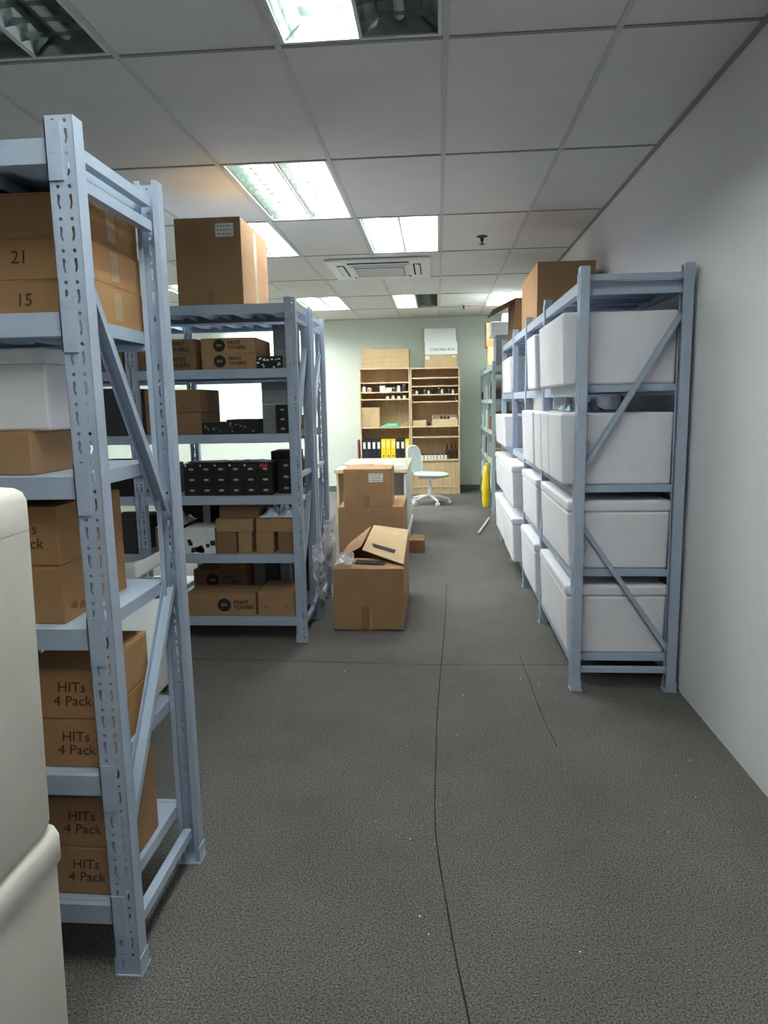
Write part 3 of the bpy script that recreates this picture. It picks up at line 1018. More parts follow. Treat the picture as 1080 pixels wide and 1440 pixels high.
# plastic sheet hanging on the rack ends
def hanging_sheet(label, x, y0, y1, z0, z1, seed):
    vs = []
    NX, NZ = 12, 22
    for j in range(NZ + 1):
        for i in range(NX + 1):
            u, v = i / NX, j / NZ
            n1 = noise.noise(Vector((u * 4, v * 7, seed)))
            vs.append((x + 0.025 + 0.024 * n1 + 0.012 * math.sin(u * 14 + v * 5), y0 + (y1 - y0) * u + 0.015 * math.sin(v * 9), z0 + (z1 - z0) * v + 0.05 * math.sin(u * 7) * (1 - v)))
    fs = [(j * (NX + 1) + i, j * (NX + 1) + i + 1, (j + 1) * (NX + 1) + i + 1, (j + 1) * (NX + 1) + i) for j in range(NZ) for i in range(NX)]
    o = MB().add(vs, fs).build('plastic_sheet', BAG)
    md = o.modifiers.new('s', 'SOLIDIFY')
    md.thickness = 0.0015
    return tag(o, label, 'plastic sheet', 'plastic sheets hung on the rack ends')


hanging_sheet('crinkled clear plastic sheet hanging low on the end of the rack behind the carton rack', -0.765, 4.47, 4.94, 0.16, 0.60, 1.0)
hanging_sheet('crinkled clear plastic sheet hanging on the end of the carton rack in the middle', -0.765, 4.05, 4.38, 0.2, 0.55, 6.0)
for i, (y, zz, wd, h, m_) in enumerate(((4.52, 0.1505, 0.3, 0.3, CHARCOAL), (4.56, 0.5275, 0.28, 0.2, CARD_DARK), (4.56, 0.8705, 0.25, 0.16, CARD_PALE))):
    carton(('dark bundle box on the lowest shelf of the rear rack behind the plastic sheet', 'brown carton on the second shelf of the rear rack', 'pale carton on the third shelf of the rear rack')[i], (-0.845 - wd / 2, y + 0.16, zz), (wd, 0.3, h), m_, flaps=False, group='cartons on the rear rack')

# --- white machine behind the near rack ------------------------------
mc_ = thing('white_machine', 'white plastic machine with curved top tray and sloping front panel behind the near rack', 'machine', (-1.38, 2.95, 0))  # white machine whose full form is partly guessed
MB().box((-0.24, -0.05, 0.03), (0.05, 0.42, 0.54)).build('body', WHITE, mc_, bevel=0.012)
pts = [(-0.06, 0.30), (-0.36, 0.56), (-0.37, 0.585), (-0.05, 0.345)]
m = MB()
m.hexa([(-0.22, -0.38, 0.37), (0.25, -0.38, 0.37), (0.25, -0.10, 0.56), (-0.22, -0.10, 0.56), (-0.22, -0.395, 0.385), (0.25, -0.395, 0.385), (0.25, -0.115, 0.575), (-0.22, -0.115, 0.575)])
m.build('sloping_panel', WHITE, mc_, bevel=0.004)
m = MB()
m.hexa([(-0.22, -0.40, 0.24), (0.22, -0.40, 0.24), (0.22, -0.385, 0.368), (-0.22, -0.385, 0.368), (-0.22, -0.41, 0.245), (0.22, -0.41, 0.245), (0.22, -0.4, 0.372), (-0.22, -0.4, 0.372)])
m.build('lower_panel', WHITE, mc_, bevel=0.003)
for sx in (-0.2, 0.2):
    MB().box((sx - 0.012, -0.41, 0.0), (sx + 0.012, -0.385, 0.30)).build('support_leg', DARKMETAL, mc_)
    MB().bar((sx, -0.39, 0.1), (sx * 0.9 - 0.05, -0.02, 0.1), 0.02, 0.02).build('support_bar', DARKMETAL, mc_)
tray = MB()
n = 12
prof_o = [(-0.26 + 0.32 * q / n, 0.545 + 0.10 * (q / n) ** 2.2) for q in range(n + 1)]
prof = prof_o + [(x_, z_ + 0.065) for x_, z_ in reversed(prof_o)]
tray.prism(prof, 1, -0.04, 0.40)
tray.build('top_tray', WHITE, mc_, bevel=0.004)

# ------------------------------------------------------------------ cartons on the floor in the aisle
ob = thing('cardboard_box', 'large brown carton with its torn flaps half open on the carpet in the aisle', 'box', (-0.43, 4.155, 0))
W2, DP = 0.215, 0.85
HF, HBR, HBL = 0.385, 0.472, 0.375
m = MB()
th = 0.006
m.hexa([(-W2, 0, 0), (W2, 0, 0), (W2, th, 0), (-W2, th, 0), (-W2, 0, HF), (W2, 0, HF), (W2, th, HF), (-W2, th, HF)])
m.hexa([(-W2, DP - th, 0), (W2, DP - th, 0), (W2, DP, 0), (-W2, DP, 0), (-W2, DP - th, HBL), (W2, DP - th, HBR), (W2, DP, HBR), (-W2, DP, HBL)])
for s, hb in ((-1, HBL), (1, HBR)):
    a, b = sorted((s * W2, s * (W2 - th)))
    m.hexa([(a, th, 0), (b, th, 0), (b, DP - th, 0), (a, DP - th, 0), (a, th, HF), (b, th, HF), (b, DP - th, hb), (a, DP - th, hb)])
m.box((-W2, 0, 0), (W2, DP, 0.006))
m.build('body', CARD, ob)


def flap(p0, p1, p2, p3, thick=0.006, name='flap', m_=CARD):
    p = [Vector(q) for q in (p0, p1, p2, p3)]
    nrm = (p[1] - p[0]).cross(p[3] - p[0]).normalized() * thick
    return MB().hexa([q - nrm for q in p] + p).build(name, m_, ob, bevel=0.001)


flap((-W2 + 0.004, 0.003, HF + 0.003), (W2 - 0.004, 0.003, HF + 0.003), (W2 - 0.012, 0.20, HF + 0.022), (-W2 + 0.004, 0.19, HF + 0.030))
flap((W2, 0.05, HF + 0.022), (W2, DP, HBR + 0.004), (-0.035, DP - 0.01, 0.513), (-0.055, 0.22, 0.462), m_=CARD_PALE)
flap((-W2, 0.22, HF + 0.012), (-0.075, 0.33, 0.462), (-0.055, DP - 0.02, 0.507), (-W2, DP - 0.01, HBL + 0.004))


def handhole(p0, p1, p2, p3):
    p = [Vector(q) for q in (p0, p1, p2, p3)]
    nrm = (p[1] - p[0]).cross(p[3] - p[0]).normalized() * 0.0015
    MB().hexa([q for q in p] + [q + nrm for q in p]).build('hand_hole', GAP_SHADE, ob)  # dark plate in place of the shade inside the hole


def on_plane(a, b, c, x, y, up=0.0015):
    a, b, c = Vector(a), Vector(b), Vector(c)
    n_ = (b - a).cross(c - a)
    return (x, y, a.z - (n_.x * (x - a.x) + n_.y * (y - a.y)) / n_.z + up)


FP = ((-W2 + 0.004, 0.003, HF + 0.003), (W2 - 0.004, 0.003, HF + 0.003), (W2 - 0.012, 0.20, HF + 0.022))
RP = ((W2, 0.05, HF + 0.022), (W2, DP, HBR + 0.004), (-0.055, 0.22, 0.462))
handhole(*[on_plane(*FP, x, y, 0.006) for x, y in ((-0.092, 0.090), (0.10, 0.068), (0.10, 0.125), (-0.085, 0.162))])
handhole(*[on_plane(*RP, x, y, 0.004) for x, y in ((0.005, 0.315), (0.150, 0.235), (0.155, 0.300), (-0.005, 0.375))])
MB().box((-0.045, -0.0012, 0.0), (0.005, -0.0002, 0.155)).build('tape', TAPE, ob)
MB().box((0.005, -0.0014, 0.0), (0.018, -0.0002, 0.118)).build('tape', TAPE_CLEAR, ob)
vs = []
for j in range(9):
    for i in range(13):
        u, v = i / 12, j / 8
        x_, y_ = -0.208 + 0.105 * u, 0.012 + 0.193 * v
        zt = max(on_plane(*FP, x_, y_)[2], HF + 0.034 if v > 0.9 else 0)
        vs.append((-0.43 + x_, 4.155 + y_, zt + 0.014 + 0.05 * abs(noise.noise(Vector((u * 5, v * 4, 3.3)))) * min(1, 5 * u + .3, 5 * (1 - u))))
fs = [(j * 13 + i, j * 13 + i + 1, (j + 1) * 13 + i + 1, (j + 1) * 13 + i) for j in range(8) for i in range(12)]
o = MB().add(vs, fs).build('plastic_bag', BAG)
tag(o, 'crumpled clear plastic bag lying on the torn carton at its left front corner', 'plastic bag')
t = carton('wide brown carton on the carpet under the labelled carton in the aisle', (-0.545, 5.95, 0), (0.53, 0.70, 0.555), CARD)
tape_front(t, (0.53, 0.70, 0.555), 0.05, 0.0, 0.12, -0.02)
sz = (0.385, 0.40, 0.305)
t = carton('brown carton with white address label stacked on the wide carton in the aisle', (-0.567, 5.80, 0.5555), sz, CARD)
sticker_front(t, sz, 0.07, 0.235, 0.115, 0.07)
tape_front(t, sz, 0.045, 0.0, 0.085, -0.005)
MB().box((0.1925, -0.03, 0.0), (0.1932, 0.03, 0.305)).build('tape', TAPE_CLEAR, t)
t = carton('small brown carton lying on the carpet behind the wide carton', (-0.20, 6.55, 0), (0.14, 0.3, 0.12), CARD_DARK)

# ------------------------------------------------------------------ desk
dz = 0.735
dk = thing('desk', 'white office desk with wood edged top behind the stacked cartons', 'desk', (-0.66, 7.6, 0))
MB().box((-0.36, -0.72, dz - 0.03), (0.36, 0.72, dz)).build('desktop', mat('desk_laminate', (0.50, 0.47, 0.40), 0.45), dk, bevel=0.002)
MB().box((-0.362, -0.726, dz - 0.032), (0.362, -0.7201, dz + 0.001)).build('edge_strip', WOOD_EDGE, dk)
MB().box((0.325, -0.70, 0.06), (0.345, 0.70, dz - 0.031)).build('side_panel', mat('pale_green_panel', (0.62, 0.70, 0.68), 0.5), dk)
MB().box((-0.345, -0.70, 0.0), (-0.325, 0.70, dz - 0.031)).build('side_panel', WOOD_EDGE, dk)
MB().box((-0.324, -0.1, 0.25), (0.324, -0.085, dz - 0.031)).build('modesty_panel', WHITE, dk)
MB().box((0.31, -0.70, 0.0), (0.36, 0.70, 0.059)).build('foot_rail', WHITE, dk)
for i, (x, y, r, wd, d2, m_, nm) in enumerate(((-0.86, 7.02, 0.1, 0.26, 0.19, PAPER, 'nearest of the papers'), (-0.60, 7.12, -0.3, 0.2, 0.26, PAPER, 'turned askew at the near edge'), (-0.45, 7.35, 0.1, 0.21, 0.3, PAPER, 'at the right edge'),
                                              (-0.85, 7.45, 0.4, 0.3, 0.21, mat('pink_paper', (0.55, 0.42, 0.42), 0.8), 'pinkish'), (-0.6, 7.75, -0.1, 0.3, 0.21, PAPER, 'toward the back of the top'))):
    t = MB().box((-wd / 2, -d2 / 2, 0), (wd / 2, d2 / 2, 0.006 + 0.004 * (i % 2))).build('paper_sheaf', m_, loc=(x, y, dz + 0.0015), rotz=r)
    tag(t, 'sheaf of paper on the office desk, %s' % nm, 'paper', 'papers on the desk')

# ------------------------------------------------------------------ office chair
ch = thing('office_chair', 'white swivel office chair with mesh back in front of the far bookcase', 'chair', (-0.11, 9.62, 0), -0.42)
seat = MB()
n = 20
vs = []
for (s_, zz) in ((0.90, 0.385), (1.0, 0.40), (1.0, 0.415), (0.9, 0.425)):
    for q in range(n):
        a = 2 * PI * q / n
        sx = math.copysign(abs(math.cos(a)) ** 0.7, math.cos(a))
        sy = math.copysign(abs(math.sin(a)) ** 0.7, math.sin(a))
        vs.append((0.02 + 0.23 * s_ * sx, 0.22 * s_ * sy, zz + 0.012 * (abs(sx) ** 3 if sx < 0 else -abs(sx) ** 3)))
fs = [(i * n + q, i * n + (q + 1) % n, (i + 1) * n + (q + 1) % n, (i + 1) * n + q) for i in range(3) for q in range(n)]
fs += [tuple(reversed(range(n))), tuple(range(3 * n, 4 * n))]
seat.add(vs, fs).build('seat', MESHFAB, ch, smooth=True)
# back: curved frame loop with a mesh panel
loop = []
for q in range(25):
    a = 2 * PI * q / 24
    yy = 0.20 * math.copysign(abs(math.cos(a)) ** 0.6, math.cos(a))
    zz = 0.60 + 0.185 * math.copysign(abs(math.sin(a)) ** 0.6, math.sin(a))
    loop.append((-0.20 - 0.07 * max(0.0, (zz - 0.42) / 0.37) ** 1.3, yy, zz))
MB().tube(loop, 0.014, 8, cap=False).build('back_frame', WHITE, ch, smooth=True)
MB().add([loop[q] for q in range(24)] + [(p[0] - 0.006, p[1], p[2]) for p in loop[:24]], [tuple(range(24)), tuple(range(47, 23, -1))]).build('back_mesh', MESHFAB, ch)
MB().tube([(-0.20, 0, 0.44), (-0.19, 0, 0.37), (-0.16, 0, 0.35), (-0.02, 0, 0.36)], 0.018, 8).build('back_bracket', WHITE, ch, smooth=True)
MB().box((-0.07, -0.07, 0.345), (0.09, 0.07, 0.384)).build('mechanism', WHITE, ch, bevel=0.008)
MB().lathe([(0.03, 0.10), (0.03, 0.24), (0.018, 0.245), (0.018, 0.345)], 14).build('gas_column', WHITE, ch, smooth=False)
for q in range(5):
    a = 2 * PI * q / 5 + 0.5
    c, s = math.cos(a), math.sin(a)
    l = MB().tube([(0.02 * c, 0.02 * s, 0.105), (0.14 * c, 0.14 * s, 0.095), (0.27 * c, 0.27 * s, 0.065)], [0.024, 0.02, 0.014], 8).build('base_arm', WHITE, ch, smooth=True)
    cx, cy = 0.27 * c, 0.27 * s
    cw_ = MB()
    for sgn in (-1, 1):
        o1 = Vector((cx - s * 0.014 * sgn - s * 0.008 * sgn, cy + c * 0.014 * sgn + c * 0.008 * sgn, 0.026))
        o2 = Vector((cx - s * 0.006 * sgn, cy + c * 0.006 * sgn, 0.026))
        cw_.tube([o1, o2], 0.026, 14)
    cw_.build('castor', WHITE, l)

# ------------------------------------------------------------------ bookcases
BY = 10.64
BD = 0.35


def bookcase(label, x0, x1, H, shelves, plinth):
    t = thing('bookcase', label, 'bookcase', ((x0 + x1) / 2, BY, 0), 0, 'pale wood bookcases')
    a = (x1 - x0) / 2
    MB().box((-a, 0, 0), (-a + 0.018, BD, H)).build('side_panel', WOOD_EDGE, t)
    MB().box((a - 0.018, 0, 0), (a, BD, H)).build('side_panel', WOOD_EDGE, t)
    MB().box((-a + 0.018, 0, H - 0.018), (a - 0.018, BD, H)).build('top_panel', WOOD_EDGE, t)
    MB().box((-a + 0.018, BD - 0.008, 0), (a - 0.018, BD, H - 0.018)).build('back_panel', WOOD, t)
    MB().box((-a + 0.018, 0.012, 0), (a - 0.018, 0.028, plinth)).build('plinth', WOOD, t)
    for z in shelves + [plinth + 0.018]:
        MB().box((-a + 0.018, 0.004, z - 0.018), (a - 0.018, BD - 0.008, z)).build('shelf', WOOD_EDGE, t)
    return t


bookcase('left pale wood bookcase against the back wall holding ring binders', -1.165, -0.408, 1.893, [1.685, 1.545, 1.44, 1.02, 0.53], 0.06)
bk = bookcase('right pale wood bookcase against the back wall with thin closely set shelves', -0.402, 0.330, 1.885, [1.742, 1.622, 1.498, 1.392, 1.026, 0.868, 0.52], 0.095)
MB().box((-0.345, 0.02, 0.114), (0.345, 0.036, 0.50)).build('lower_panel', WOOD, bk)
# small items, left bookcase
def small_box(label, cat, name, x0, x1, z, h, m, dp=0.14, y=0.04, group=None, bev=0.003):
    o = MB().box((-(x1 - x0) / 2, 0, 0), ((x1 - x0) / 2, dp, h)).build(name, m, bevel=bev, loc=((x0 + x1) / 2, BY + y, z + 0.0005))
    return tag(o, label, cat, group)


def jar(label, x, z, r, h, m, lid_m, y=0.08, group=None, name='jar'):
    t = thing(name, label, name.replace('_', ' '), (x, BY + y, z + 0.0005), 0, group)
    MB().lathe([(r * 0.9, 0), (r, 0.006), (r, h * 0.72), (r * 0.75, h * 0.8)], 14).build('body', m, t, smooth=False)
    MB().lathe([(r * 0.8, h * 0.8), (r * 0.8, h), (r * 0.7, h * 1.0 + 0.002)], 14).build('lid', lid_m, t)
    return t


zz = 1.545
jar('white jar at the left end of the second shelf of the left bookcase', -1.10, zz, 0.03, 0.10, WHITE, GREY, group='jars on the left bookcase')
jar('squat beige jar beside the white jar at the left of the left bookcase', -1.02, zz, 0.035, 0.065, CARD_PALE, WHITE, group='jars on the left bookcase')
small_box('white carton in the middle of the second shelf of the left bookcase', 'box', 'white_box', -0.86, -0.78, zz, 0.09, WHITE)
small_box('low white carton right of the white carton in the left bookcase', 'box', 'white_box', -0.77, -0.68, zz, 0.06, WHITE)
jar('dark jar right of the low white carton in the left bookcase', -0.65, zz, 0.025, 0.06, CHARCOAL, WHITE, group='jars on the left bookcase')
jar('tall white jar with dark lid in the left bookcase, second from the right', -0.58, zz, 0.026, 0.115, WHITE, CHARCOAL, group='jars on the left bookcase')
jar('tall dark jar with white lid at the right end of the left bookcase shelf', -0.50, zz, 0.03, 0.11, CHARCOAL, WHITE, group='jars on the left bookcase')
zz = 1.44
for i in range(4):
    jar('small white pot on the thin shelf of the left bookcase, %s' % ('leftmost', 'second from the left', 'third from the left', 'rightmost')[i], -0.75 + i * 0.085, zz, 0.026, 0.038 + 0.008 * (i % 2), WHITE, WHITE, group='small white pots', name='pot')
zz = 1.02
for i in range(2):
    for r in range(3):
        small_box('pale carton in the block on the middle shelf of the left bookcase, %s %s' % (('bottom', 'middle', 'top')[r], ('left', 'right')[i]), 'box', 'pale_carton', -1.145 + i * 0.137, -1.010 + i * 0.137, zz + r * 0.0985, 0.098, CARD_PALE, 0.2, group='pale cartons in the left bookcase')
o = MB()
vs = []
for j in range(7):
    for i in range(13):
        u, v = i / 12, j / 6
        e = min(1, 5 * min(u, 1 - u), 5 * min(v, 1 - v))
        vs.append((-0.86 + 0.30 * u, BY + 0.03 + 0.2 * v, zz + 0.004 + e * (0.045 + 0.035 * noise.noise(Vector((u * 3, v * 3, 8))))))
fs = [(j * 13 + i, j * 13 + i + 1, (j + 1) * 13 + i + 1, (j + 1) * 13 + i) for j in range(6) for i in range(12)]
o = o.add(vs, fs).build('folded_cloth', GREEN, smooth=True)
md = o.modifiers.new('s', 'SOLIDIFY')
md.thickness = 0.002
tag(o, 'green folded cloth beside the pale cartons in the left bookcase', 'cloth')
small_box('flat beige carton right of the green cloth in the left bookcase', 'box', 'flat_carton', -0.54, -0.44, zz, 0.025, CARD_PALE)
# binders
zz = 0.53
bl = ['black', 'black', 'black', 'black', 'yellow', 'yellow', 'yellow', 'black', 'black', 'yellow']
x = -1.1455
pos = {'black': ['leftmost', 'second from the left', 'third from the left', 'left of the yellow ones', 'right of the yellow ones', 'second right of the yellow ones'], 'yellow': ['left of three', 'middle of three', 'right of three', 'at the right end, by the chair']}
cnt = {'black': 0, 'yellow': 0}
BINB = mat('black_binder', (0.02, 0.021, 0.027), 0.45)
for i, c in enumerate(bl):
    wd = 0.0712
    if i == 9:
        wd = 0.06
    t = thing('ring_binder', '%s ring binder in the left bookcase, %s' % (c, pos[c][cnt[c]]), 'ring binder', (x + wd / 2, BY + 0.025, zz + 0.0005), 0, 'ring binders')
    cnt[c] += 1
    MB().box((-wd / 2 + 0.001, 0, 0), (wd / 2 - 0.001, 0.27, 0.305)).build('cover', BINB if c == 'black' else YELLOW, t, bevel=0.003)
    if c == 'black':
        MB().box((-wd * 0.28, -0.0012, 0.165), (wd * 0.28, -0.0001, 0.265)).build('spine_label', PAPER, t)
    else:
        MB().box((-wd * 0.3, -0.0012, 0.18), (wd * 0.3, -0.0001, 0.275)).build('spine_label', mat('pale_yellow_label', (0.85, 0.72, 0.22), 0.6), t)
    n = 12
    MB().add([(0.012 * math.cos(2 * PI * q / n), -0.0008, 0.055 + 0.012 * math.sin(2 * PI * q / n)) for q in range(n)], [tuple(range(n))]).build('finger_hole', DARKMETAL, t)
    x += wd + 0.0015
small_box('thin red folder standing upright at the left side of the left bookcase', 'folder', 'folder', -1.215, -1.195, 0, 0.83, mat('red_folder', (0.32, 0.12, 0.13), 0.6), 0.24, 0.02)
# right bookcase
zz = 1.498
rr = random.Random(4)
xs_ = [-0.37, -0.31, -0.25, -0.19, -0.13, -0.08, 0.02, 0.07, 0.12, 0.17, 0.23, 0.28]
for i, x in enumerate(xs_):
    jar('small bottle in the upper row of the right bookcase, %s' % (('leftmost', 'second', 'third', 'fourth', 'fifth', 'sixth', 'seventh', 'eighth', 'ninth', 'tenth', 'eleventh', 'rightmost')[i] + (' from the left' if 0 < i < 11 else '')), x, zz, 0.018, rr.uniform(0.06, 0.095), [CHARCOAL, WHITE, GLASSDARK][i % 3], [WHITE, CHARCOAL, DARKMETAL][i % 3], group='small bottles in the upper row', name='bottle')
jar('single small bottle at the right end of the thin shelf in the right bookcase', 0.27, 1.392, 0.015, 0.06, CARD_DARK, GREY, name='bottle')
zz = 1.026
small_box('low pale wood tray at the left of the middle shelf of the right bookcase', 'tray', 'wooden_tray', -0.375, -0.17, zz, 0.085, WOOD_EDGE, 0.2)
jar('small dark bottle between the two wood trays in the right bookcase', -0.13, zz, 0.02, 0.055, GLASSDARK, DARKMETAL, name='bottle')
tr = thing('wooden_crate', 'open pale wood crate at the right of the middle shelf of the right bookcase', 'crate', (0.10, BY + 0.04, zz + 0.0005))
m = MB()
m.box((-0.18, 0, 0), (0.20, 0.012, 0.10)).box((-0.18, 0.2, 0), (0.20, 0.212, 0.16)).box((-0.18, 0.012, 0), (-0.168, 0.2, 0.16)).box((0.188, 0.012, 0), (0.20, 0.2, 0.10)).box((-0.168, 0.012, 0), (0.188, 0.2, 0.01))
m.build('crate_body', WOOD_EDGE, tr)
for i, x in enumerate((0.06, 0.11, 0.16)):
    jar('dark jar inside the open wood crate, %s' % ('left', 'middle', 'right')[i], x, zz + 0.0105, 0.022, 0.13, GLASSDARK, CHARCOAL, 0.12, 'jars in the wood crate')
small_box('white flat carton inside the open wood crate', 'box', 'white_box', 0.19, 0.28, zz + 0.0105, 0.11, WHITE, 0.1, 0.09)
zz = 0.52
for i in range(10):
    jar('dark topped white jar low in the right bookcase, %s' % (('leftmost', 'second', 'third', 'fourth', 'fifth', 'sixth', 'seventh', 'eighth', 'ninth', 'rightmost')[i] + (' from the left' if 0 < i < 9 else '')), -0.33 + i * 0.05, zz, 0.02, 0.085, WHITE, GLASSDARK, 0.05, 'small jars in the low row', 'jar')
for i, x in enumerate((0.14, 0.205, 0.27)):
    t = thing('bottle', 'tall dark bottle on the low shelf of the right bookcase, %s' % ('left', 'middle', 'right')[i], 'bottle', (x, BY + 0.17, zz + 0.0005), 0, 'tall dark bottles')
    MB().lathe([(0.028, 0), (0.03, 0.005), (0.03, 0.12), (0.012, 0.16), (0.011, 0.205)], 14).build('body', GLASSDARK, t, smooth=True)
    MB().lathe([(0.013, 0.205), (0.013, 0.225)], 12).build('cap', CARD_DARK, t)
# on top of the bookcases
for i in range(3):
    h = (0.075, 0.075, 0.125)[i]
    z0 = 1.8935 + sum((0.0755, 0.0755, 0.1255)[:i])
    carton('flat pale carton on top of the left bookcase, %s' % ('lowest', 'middle', 'topmost, thickest')[i], (-0.775 + 0.004 * i, BY + 0.17, z0), (0.72 - 0.01 * i, 0.32, h), CARD_PALE, group='pale cartons on the bookcase top')
sz = (0.475, 0.30, 0.185)
t = carton('pale wood coloured carton on top of the right bookcase', (0.055, BY + 0.17, 1.8855), sz, CARD_PALE)
sticker_front(t, sz, -0.20, 0.14, 0.06, 0.05, 2)
sticker_front(t, sz, 0.19, 0.155, 0.04, 0.025, 1)
sz = (0.48, 0.30, 0.185)
t = carton('white printed carton on top of the right bookcase, below another white one', (0.06, BY + 0.17, 2.071), sz, WHITE)
write_front(t, sz, 'CORONA BOX', 0.02, 0.07, 0.055, mat('grey_text', (0.16, 0.16, 0.16), 0.7), 'printed_words', 0, 0.001)
carton('white blank carton topmost on the right bookcase', (0.045, BY + 0.17, 2.2565), (0.465, 0.29, 0.19), WHITE)

# ------------------------------------------------------------------ white foam boxes on the right rack
def foam(label, x0, y0, y1, z, h, x1=1.085, lid=True, m=FOAM, group='white foam boxes on the right rack'):
    t = thing('foam_box', label, 'foam box', ((x0 + x1) / 2, (y0 + y1) / 2, z + 0.0008), 0, group)
    a, b = (x1 - x0) / 2, (y1 - y0) / 2
    lh = min(0.055, h * 0.17) if lid else 0
    ins = 0.008
    mb = MB()
    hb = h - lh
    mb.hexa([(-a + ins * 2, -b + ins, 0), (a - ins, -b + ins, 0), (a - ins, b - ins, 0), (-a + ins * 2, b - ins, 0), (-a + ins * 0.5, -b + ins * 0.4, hb), (a - ins * 0.5, -b + ins * 0.4, hb), (a - ins * 0.5, b - ins * 0.4, hb), (-a + ins * 0.5, b - ins * 0.4, hb)])
    mb.build('body', m, t, bevel=0.012, seg=3)
    if lid:
        MB().box((-a, -b, hb), (a, b, h)).build('lid', m, t, bevel=0.014, seg=3)
    return t


z = 1.446
foam('large white foam box on the right rack\'s highest shelf, near end', 0.562, 3.335, 4.09, z, 0.325, lid=False)
foam('white foam box on the right rack\'s highest shelf, second from near end', 0.575, 4.375, 4.75, z, 0.325, lid=False)
foam('white foam box on the highest shelf of the right rack, far beyond the gap', 0.60, 6.10, 6.80, z, 0.30, lid=False)
z = 0.985
foam('narrow white foam box on the third shelf of the right rack, at its near end', 0.564, 3.335, 3.73, z, 0.332, lid=False)
foam('narrow white foam box on the right rack\'s third shelf, second from near end', 0.566, 3.738, 4.01, z, 0.332, lid=False)
foam('narrow white foam box on the right rack\'s third shelf, third from near end', 0.566, 4.018, 4.292, z, 0.330, lid=False)
foam('narrow white foam box on the right rack\'s third shelf, fourth from near end', 0.568, 4.375, 4.91, z, 0.330, lid=False)
foam('rounded white foam box on the third shelf of the right rack, past the gap', 0.558, 6.105, 7.01, z, 0.27, lid=False)
z = 0.583
foam('lidded white foam box on the second shelf of the right rack, at its near end', 0.604, 3.335, 4.20, z, 0.327)
foam('lidded white foam box on the second shelf of the right rack, second', 0.598, 4.375, 5.10, z, 0.315)
foam('lidded white foam box on the second shelf of the right rack, third', 0.545, 5.29, 6.01, z, 0.32)
foam('lidded white foam box on the second shelf of the right rack, last', 0.558, 6.105, 6.95, z, 0.31)
z = 0.165
foam('lidded white foam box on the lowest shelf of the right rack, at its near end', 0.604, 3.335, 4.20, z, 0.338)
foam('lidded white foam box on the lowest shelf of the right rack, second', 0.595, 4.375, 5.10, z, 0.33)
foam('lidded white foam box on the lowest shelf of the right rack, third', 0.55, 5.29, 6.01, z, 0.34)
foam('lidded white foam box on the lowest shelf of the right rack, last', 0.558, 6.105, 6.95, z, 0.33)
carton('black small carton on the highest shelf of the right rack, in the gap', (0.80, 5.5, 1.447), (0.2, 0.3, 0.10), CHARCOAL, name='black_box', flaps=False)
carton('black small carton on the third shelf of the right rack, in the gap', (0.80, 5.45, 0.986), (0.2, 0.25, 0.12), BLACK, name='black_box', flaps=False)
crumple('plastic_bag', 'pale blue crumpled plastic bag lying on the narrow foam boxes of the third shelf', 'plastic bag', mat('pale_blue_bag', (0.50, 0.62, 0.70), 0.3, spec=0.6), 0.69, 0.88, 3.8, 4.22, 1.319, 0.07, seed=9.0)
# cartons on top of the right rack
t = carton('large brown carton on top of the right rack by the wall', (0.8725, 5.45, 1.9007), (0.388, 0.88, 0.40), CARD)
op = thing('cardboard_box', 'open brown carton with a flap sticking out on top of the right rack', 'box', (0.8725, 6.70, 1.9007))
m = MB()
a, b, h = 0.193, 0.31, 0.36
m.box((-a, -b, 0), (a, -b + 0.006, h)).box((-a, b - 0.006, 0), (a, b, h)).box((-a, -b + 0.006, 0), (-a + 0.006, b - 0.006, h)).box((a - 0.006, -b + 0.006, 0), (a, b - 0.006, h)).box((-a + 0.006, -b + 0.006, 0), (a - 0.006, b - 0.006, 0.006))
m.build('body', CARD_DARK, op)
MB().hexa([(-a - 0.005, -b, h), (-a, -b, h), (-a, b, h), (-a - 0.005, b, h), (-a - 0.2, -b, h - 0.10), (-a - 0.197, -b, h - 0.095), (-a - 0.197, b, h - 0.095), (-a - 0.2, b, h - 0.10)]).build('flap', CARD_DARK, op)
t = carton('grey carton on top of the far rack beside the right wall, under white trays', (0.89, 9.0, 1.8007), (0.36, 0.42, 0.36), GREY, flaps=False)
for i in range(3):
    small = MB().box((-0.19, -0.22, 0), (0.17, 0.22, 0.052)).build('foam_tray', WHITE, bevel=0.006, loc=(0.84, 9.0, 2.1615 + i * 0.0525))
    tag(small, 'white flat foam tray stacked on the grey carton on the far rack, %s' % ('lowest', 'middle', 'topmost')[i], 'foam tray', 'white foam trays')
carton('small white carton on the foam trays on the far rack', (0.90, 9.0, 2.32), (0.2, 0.2, 0.11), WHITE, flaps=False)
carton('pale tall carton on top of the far rack near the back wall, lower', (0.80, 9.95, 1.8007), (0.24, 0.35, 0.30), CARD_PALE, group='far rack top cartons')
carton('brown carton on top of the far rack near the back wall, upper', (0.80, 9.95, 2.1013), (0.28, 0.35, 0.31), CARD, group='far rack top cartons')
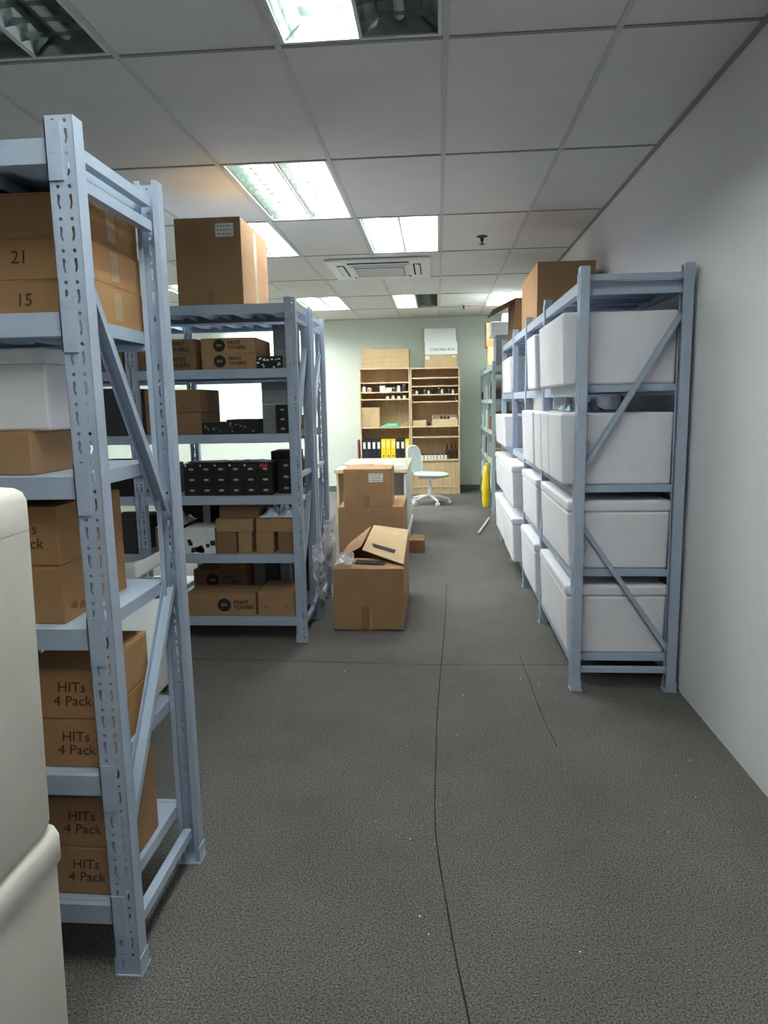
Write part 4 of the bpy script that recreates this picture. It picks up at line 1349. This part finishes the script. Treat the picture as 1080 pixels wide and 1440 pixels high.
# goods on the far rack
rr = random.Random(17)
gm = [CHARCOAL, WHITE, GREY, CARD_PALE, CARD_DARK, BLACK, WHITE]
lvn = ['lowest', 'second', 'third', 'fourth']
n = 0
for li, zz in enumerate(LV_F[:4]):
    for bi, (ya, yb) in enumerate(zip(fy[:-1], fy[1:])):
        y = ya + 0.045
        qi = 0
        while y < yb - 0.21:
            dpt = rr.uniform(0.09, 0.17)
            wd = rr.uniform(0.15, 0.30)
            h = rr.uniform(0.08, 0.24)
            mm_ = gm[rr.randrange(len(gm))]
            nm = {'charcoal_box': 'charcoal', 'white_plastic': 'white', 'grey_carton': 'grey', 'pale_cardboard': 'pale brown', 'dark_cardboard': 'dark brown', 'black_carton': 'black'}[mm_.name]
            x0 = 0.655 + rr.uniform(0, 0.03)
            carton('small %s carton on the far rack, %s shelf, %s bay, %s in row' % (nm, lvn[li], ('near', 'middle', 'far')[bi], ('first', 'second', 'third', 'fourth', 'fifth', 'sixth')[qi]), (x0 + wd / 2, y + dpt / 2, zz + 0.0008), (wd, dpt, h), mm_, flaps=False, name='small_carton', group='small goods on the far rack')
            y += dpt + rr.uniform(0.01, 0.09)
            qi += 1

# yellow bag hanging at the far rack, white stick on the carpet
yb = thing('yellow_bag', 'bright yellow plastic bag hanging low on the aisle side of the far rack', 'bag', (0.592, 8.72, 0.08))
m = MB()
n, L = 16, 10
vs, fs = [], []
for j in range(L + 1):
    v = j / L
    for q in range(n):
        a = 2 * PI * q / n
        rx = 0.045 * (0.55 + 0.6 * math.sin(PI * min(1, 0.15 + v * 0.8)))
        ry = 0.15 * (0.5 + 0.55 * v)
        k_ = 1 + 0.18 * noise.noise(Vector((math.cos(a) * 1.5, math.sin(a) * 1.5, v * 5)))
        vs.append((rx * math.cos(a) * k_, ry * math.sin(a) * k_, 0.50 * v + 0.02 * math.sin(a * 3) * v))
for j in range(L):
    for q in range(n):
        fs.append((j * n + q, j * n + (q + 1) % n, (j + 1) * n + (q + 1) % n, (j + 1) * n + q))
fs += [tuple(reversed(range(n))), tuple(range(L * n, (L + 1) * n))]
m.add(vs, fs).build('bag_body', YELLOW, yb, smooth=True)
MB().tube([(0, -0.07, 0.50), (0.03, -0.05, 0.57), (0.055, 0.0, 0.60), (0.03, 0.05, 0.57), (0, 0.07, 0.50)], 0.006, 6).build('handle', YELLOW, yb, smooth=True)
o = MB().tube([(0.60, 8.3, 0.013), (0.50, 7.75, 0.013), (0.42, 7.35, 0.013)], 0.012, 8).build('white_rod', WHITE, smooth=True)
tag(o, 'thin white rod lying on the carpet beside the foam boxes', 'rod')
